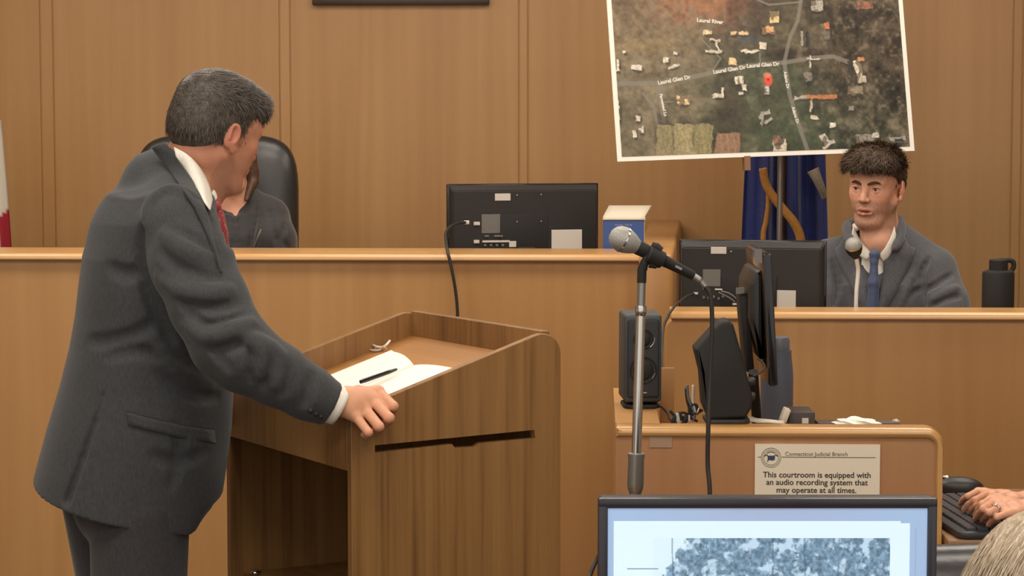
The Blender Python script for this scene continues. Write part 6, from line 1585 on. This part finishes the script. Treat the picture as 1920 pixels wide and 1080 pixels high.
# ------------------------------------------------------------------ clerk whose hands type (mostly outside the frame)
def clerk():
    org = Vector((PZ(1920, 960, DZ).x+.42, 4.84, 0))
    t = empty('person', org, 0, 'person at the right edge typing, a ring on one hand, forearms bare', 'person')
    H = Head(org+Vector((-.05, 0, 1.30)), (-1, 0, -.25), (0, 0, 1), .96)
    F = SDF(.0027); H.build(F)
    nb_ = org+Vector((.0, 0, 1.12)); F.cone(H.p(0, -.02, -.05), nb_, .048, .055, .02); pe = org+Vector((.10, 0, .58))
    F.cone(nb_, org+Vector((.03, 0, .95)), .055, .11, .03); F.cone(org+Vector((.03, 0, .95)), pe, .11, .13, .03)
    # near (left) hand, ring finger with ring; far (right) hand
    zz = DZ+.03
    wn = PZ(1934, 955, .818); wf = PZ(1934, 938, .800)
    for nm, sy in (('n', -1), ('f', 1)):
        sh = org+Vector((.02, sy*.17, 1.08)); el = org+Vector((-.02, sy*.20, .83)); F.chain([nb_, sh, el, wn if sy < 0 else wf], [.045, .042, .035, .024], .02)
    # far hand: index at the back
    kn = [PZ(1834, 922, .815), PZ(1850, 927, .818), PZ(1864, 934, .818), PZ(1878, 940, .815)]
    pip = [PZ(1815, 931, .812), PZ(1828, 938, .815), PZ(1842, 944, .815), PZ(1858, 950, .812)]
    tip = [PZ(1801, 944, .790), PZ(1807, 956, .790), PZ(1820, 958, .790), PZ(1838, 962, .790)]
    dip = [a.lerp(b, .55)+Vector((0, 0, .003)) for a, b in zip(pip, tip)]
    hand(F, wf, kn, pip, dip, tip, [wf+Vector((-.02, -.02, -.005)), PZ(1885, 950, .80), PZ(1866, 957, .796), PZ(1852, 961, .792)], palm_r=.0125, rs=(.0088, .0088, .0085, .0075))
    # near hand
    kn = [PZ(1858, 936, .828), PZ(1862, 943, .83), PZ(1872, 953, .826), PZ(1886, 964, .818)]
    pip = [PZ(1842, 946, .826), PZ(1844, 954, .828), PZ(1856, 961, .824), PZ(1869, 970, .814)]
    tip = [PZ(1829, 966, .790), PZ(1829, 973, .790), PZ(1842, 976, .790), PZ(1853, 984, .790)]
    dip = [a.lerp(b, .55)+Vector((0, 0, .002)) for a, b in zip(pip, tip)]
    hand(F, wn, kn, pip, dip, tip, [wn+Vector((-.02, .03, -.01)), PZ(1885, 946, .80), PZ(1866, 956, .798), PZ(1852, 962, .794)], palm_r=.0135, rs=(.0092, .0095, .0090, .0080))
    for s_ in (-1, 1):
        hp = pe+Vector((0, s_*.09, -.04)); kk = hp+Vector((-.30, 0, 0)); F.chain([hp, kk, Vector((kk.x, kk.y, .09))], [.08, .052, .038], .03); F.cone(Vector((kk.x, kk.y, .06)), Vector((kk.x-.13, kk.y, .035)), .035, .028, .02)
    base = skin_color(H, (214, 158, 128), 3)
    F.mesh('body', skinm, t, base)
    rp = kn[2].lerp(wn, .25) if False else P(1883, 951, 4.915)
    # ring around the base of the ring finger
    a, b = kn[2], pip[2]; ctr = kn[2].lerp(pip[2], .35); axr = (b-a).normalized().to_track_quat('Z', 'X').to_matrix().to_4x4()
    m = MB(); Mx = Matrix.Translation(ctr-org) @ axr; m.tube([Mx @ Vector((.0108*math.cos(2*PI*i/24), .0108*math.sin(2*PI*i/24), 0)) for i in range(25)], .0022, 8, caps=False); m.ellipsoid(ctr-org+Vector((0, -.004, .011)), (.0035, .0035, .003), n=10)
    m.build('ring', mat('silver_ring', (.85, .82, .76, 1), .15, 1), t)
    for s3 in (-1, 1): MB().ellipsoid(H.p(s3*.031, .0728, .002)-org, (.012,)*3, n=16).build('eye', mat('eye_white', rgb(205, 196, 186), .2), t)
    hb = hair_mat('brown_long_hair', rgb(70, 50, 36), rgb(104, 78, 56), 60)
    hs = SDF(.005); H.E(hs, (0, -.014, .044), (.082, .103, .086), .01); H.E(hs, (0, -.05, -.05), (.082, .06, .12), .03); H.E(hs, (0, .115, -.02), (.09, .055, .075), .01, 'sub'); hs.mesh('hair', hb, t)
    gm = fabric('dark_blouse', rgb(48, 46, 52), rgb(58, 56, 62))
    J = SDF(.006); J.loft([(.5, pe.x, 4.84, .15, .20), (.7, org.x+.07, 4.84, .13, .18), (.95, org.x+.03, 4.84, .125, .19), (1.06, org.x+.02, 4.84, .08, .15)], 0, .03); J.cone(nb_, org+Vector((.02, -.17, 1.07)), .05, .06, .03); J.cone(nb_, org+Vector((.02, .17, 1.07)), .05, .06, .03)
    for sy in (-1, 1): J.chain([org+Vector((.02, sy*.17, 1.08)), org+Vector((-.02, sy*.20, .85))], [.06, .055], .02)
    J.cone(nb_+Vector((-.03, 0, 0)), H.p(0, 0, -.02), .058, .07, .005, 'sub')
    J.mesh('blouse', gm, t)
    tr = SDF(.006)
    for s_ in (-1, 1):
        hp = pe+Vector((0, s_*.09, -.04)); kk = hp+Vector((-.30, 0, 0)); tr.chain([hp, kk, Vector((kk.x, kk.y, .09))], [.098, .072, .06], .03)
    tr.plane((0, 0, .05), (0, 0, -1)); tr.mesh('trousers', fabric('black_trousers', rgb(40, 40, 44), rgb(50, 50, 54)), t)
    for s_ in (-1, 1):
        kk = pe+Vector((-.30, s_*.09, 0)); s4 = SDF(.005); s4.cone(Vector((kk.x+.03, kk.y, .045)), Vector((kk.x-.16, kk.y, .035)), .042, .034, .02); s4.plane((0, 0, .001), (0, 0, -1)); s4.mesh('shoe', M['gloss'], t)
    office_chair(Vector((pe.x+.02, 4.84, 0)), -PI/2, 'black office chair under the typing person at the right edge', .5, .46, seat_z=.40)
clerk()

# ------------------------------------------------------------------ fair haired person in the near right corner
def onlooker():
    D = 2.45
    H = Head(P(1962, 1178, D), (-.25, .95, -.1), (0, 0, 1), 1.0)
    org = Vector((H.c.x, D, 0))
    t = empty('person', org, 0, 'top of a fair haired head in the lower right corner, nearest the camera', 'person')
    F = SDF(.005); H.build(F)
    nb_ = org+Vector((0, -.03, H.c.z-.17)); F.cone(H.p(0, -.02, -.05), nb_, .05, .055, .02); pe = org+Vector((0, -.05, .55))
    ch = nb_+Vector((0, 0, -.17)); F.cone(nb_, ch, .055, .11, .03); F.cone(ch, pe, .11, .13, .03)
    for s_ in (-1, 1):
        sh = nb_+Vector((s_*.17, 0, -.04)); el = sh+Vector((s_*.03, .06, -.27)); wr = el+Vector((-s_*.05, .22, .02)); F.chain([nb_, sh, el, wr], [.045, .042, .035, .024], .02)
        k2 = [wr+Vector((s_*(.02-.017*i), .07, -.004)) for i in range(4)]
        hand(F, wr, k2, [p+Vector((0, .03, -.006)) for p in k2], [p+Vector((0, .045, -.016)) for p in k2], [p+Vector((0, .055, -.028)) for p in k2], [wr+Vector((-s_*.01, .02, 0)), wr+Vector((-s_*.04, .04, -.004)), wr+Vector((-s_*.05, .06, -.008)), wr+Vector((-s_*.05, .08, -.012))])
        hp = pe+Vector((s_*.09, 0, -.04)); kk = hp+Vector((s_*.02, .40, 0)); F.chain([hp, kk, Vector((kk.x, kk.y-.02, .09))], [.08, .052, .038], .03); F.cone(Vector((kk.x, kk.y, .06)), Vector((kk.x, kk.y+.11, .035)), .035, .028, .02)
    F.mesh('body', skinm, t, skin_color(H, (212, 160, 132), 3))
    hb = hair_mat('ash_blond_hair', rgb(150, 130, 106), rgb(188, 170, 144), 120)
    hs = SDF(.003); H.E(hs, (0, -.014, .044), (.083, .106, .090), .01); H.E(hs, (0, -.05, -.05), (.084, .066, .13), .03); H.E(hs, (0, .125, -.03), (.09, .055, .075), .01, 'sub')
    hs.disp(lambda X, Y, Z: .0012*np.sin(260*X+60*np.sin(20*Y))*np.sin(50*Z+30*Y+1))
    ho = hs.mesh('hair', hb, t); co, nr = surf(ho); q = H.local(co); rg = np.random.default_rng(8); R = np.array([[H.R[i][j] for j in range(3)] for i in range(3)])
    ok = np.nonzero(q[:, 2] > -.16)[0]; s_ = rg.choice(ok, 16000); dl = np.zeros((len(s_), 3)); dl[:, 0] = np.sign(q[s_, 0]-.01)*.8; dl[:, 2] = -.3-np.clip(np.abs(q[s_, 0])/.06, 0, 1.5); dl[:, 1] = -.1
    tufts('hair_strands', hb, t, co[s_], dl @ R.T+rg.normal(0, .08, (len(s_), 3)), nr[s_], .035, .0018, rg, .1, .06, seg=4)
    h2 = hair_mat('pale_strands', rgb(196, 180, 156), rgb(216, 202, 180), 120); s_ = rg.choice(ok, 3000); dl = np.zeros((len(s_), 3)); dl[:, 0] = np.sign(q[s_, 0]-.01)*.8; dl[:, 2] = -.3-np.clip(np.abs(q[s_, 0])/.06, 0, 1.5); dl[:, 1] = -.1
    tufts('pale_hair_strands', h2, t, co[s_], dl @ R.T+rg.normal(0, .06, (len(s_), 3)), nr[s_], .04, .0016, rg, .1, .07, seg=4)
    for s3 in (-1, 1): MB().ellipsoid(H.p(s3*.031, .0728, .002)-org, (.012,)*3, n=16).build('eye', mat('eye_white', rgb(205, 196, 186), .2), t)
    J = SDF(.006); J.loft([(.48, org.x, D-.05, .19, .14), (.75, org.x, D-.04, .17, .13), (nb_.z-.2, org.x, D-.03, .18, .125), (nb_.z-.06, org.x, D-.03, .14, .08)], 0, .03)
    for s_ in (-1, 1): sh = nb_+Vector((s_*.17, 0, -.045)); J.cone(nb_+Vector((0, 0, -.02)), sh, .05, .058, .03); J.chain([sh, sh+Vector((s_*.03, .06, -.27)), sh+Vector((-s_*.01, .25, -.25))], [.058, .052, .04], .02)
    J.cone(nb_+Vector((0, .02, 0)), H.p(0, 0, -.02), .06, .07, .005, 'sub')
    J.mesh('sweater', fabric('grey_sweater', rgb(96, 92, 96), rgb(110, 106, 110)), t)
    tr = SDF(.006)
    for s_ in (-1, 1):
        hp = pe+Vector((s_*.09, 0, -.04)); kk = hp+Vector((s_*.02, .40, 0)); tr.chain([hp, kk, Vector((kk.x, kk.y-.02, .09))], [.098, .072, .06], .03)
    tr.plane((0, 0, .05), (0, 0, -1)); tr.mesh('trousers', fabric('navy_trousers', rgb(40, 44, 56), rgb(50, 54, 66)), t)
    for s_ in (-1, 1):
        kk = pe+Vector((s_*.11, .40, 0)); s4 = SDF(.005); s4.cone(Vector((kk.x, kk.y-.03, .045)), Vector((kk.x, kk.y+.15, .035)), .042, .034, .02); s4.plane((0, 0, .001), (0, 0, -1)); s4.mesh('shoe', M['gloss'], t)
    office_chair(Vector((org.x, D-.05, 0)), PI, 'black leather chair under the fair haired person in the near corner', .46, .46, seat_z=.38)
onlooker()
# empty black chair behind that head
cb_ = P(1845, 1024, 3.6)
office_chair(Vector((cb_.x+.06, 3.32, 0)), math.radians(8), 'black chair back just behind the fair haired head, lower right', cb_.z-.46-.06+.005, .50, seat_z=.46)

# ------------------------------------------------------------------ sub-parts belong to their part
def nest(rules):
    bpy.context.view_layer.update()
    stem = lambda o: o.name.split('.')[0]
    for root in [o for o in COL.objects if o.parent is None]:
        kids = list(root.children)
        for c in kids:
            pn = rules.get(stem(c))
            if not pn: continue
            cand = [k for k in kids if stem(k) == pn and k is not c and k.parent is root]
            if not cand: continue
            cen = lambda o: o.matrix_world @ (sum((Vector(b) for b in o.bound_box), Vector())/8)
            p = min(cand, key=lambda k: (cen(k)-cen(c)).length)
            c.parent = p; c.matrix_parent_inverse = p.matrix_local.inverted()
nest({'sleeve_button': 'jacket', 'pocket_flap': 'jacket', 'pocket_welt': 'jacket', 'lapel': 'jacket', 'jacket_collar': 'jacket', 'iris': 'eye', 'eyelashes': 'eye', 'collar_flap': 'shirt',
      'robe_piping': 'robe', 'street_name': 'aerial_print', 'driver_cone': 'grille', 'driver_ring': 'grille', 'driver_glint': 'grille', 'indicator_bar': 'grille', 'mount_screw': 'rear_shell',
      'barcode_label': 'rear_shell', 'rating_label': 'rear_shell', 'energy_label': 'rear_shell', 'socket': 'rear_shell', 'port_row': 'rear_shell', 'plug_lead': 'rear_shell', 'lettering': 'card', 'rule': 'card',
      'seal_ring': 'card', 'seal_emblem': 'card', 'seal_branch': 'card', 'tray_label': 'tray_body', 'hair_strands': 'hair', 'grey_hair_strands': 'hair', 'pale_hair_strands': 'hair', 'page_block': 'page',
      'box_lettering': 'carton', 'head_band': 'mesh_head', 'switch': 'handle', 'carry_loop': 'cap'})
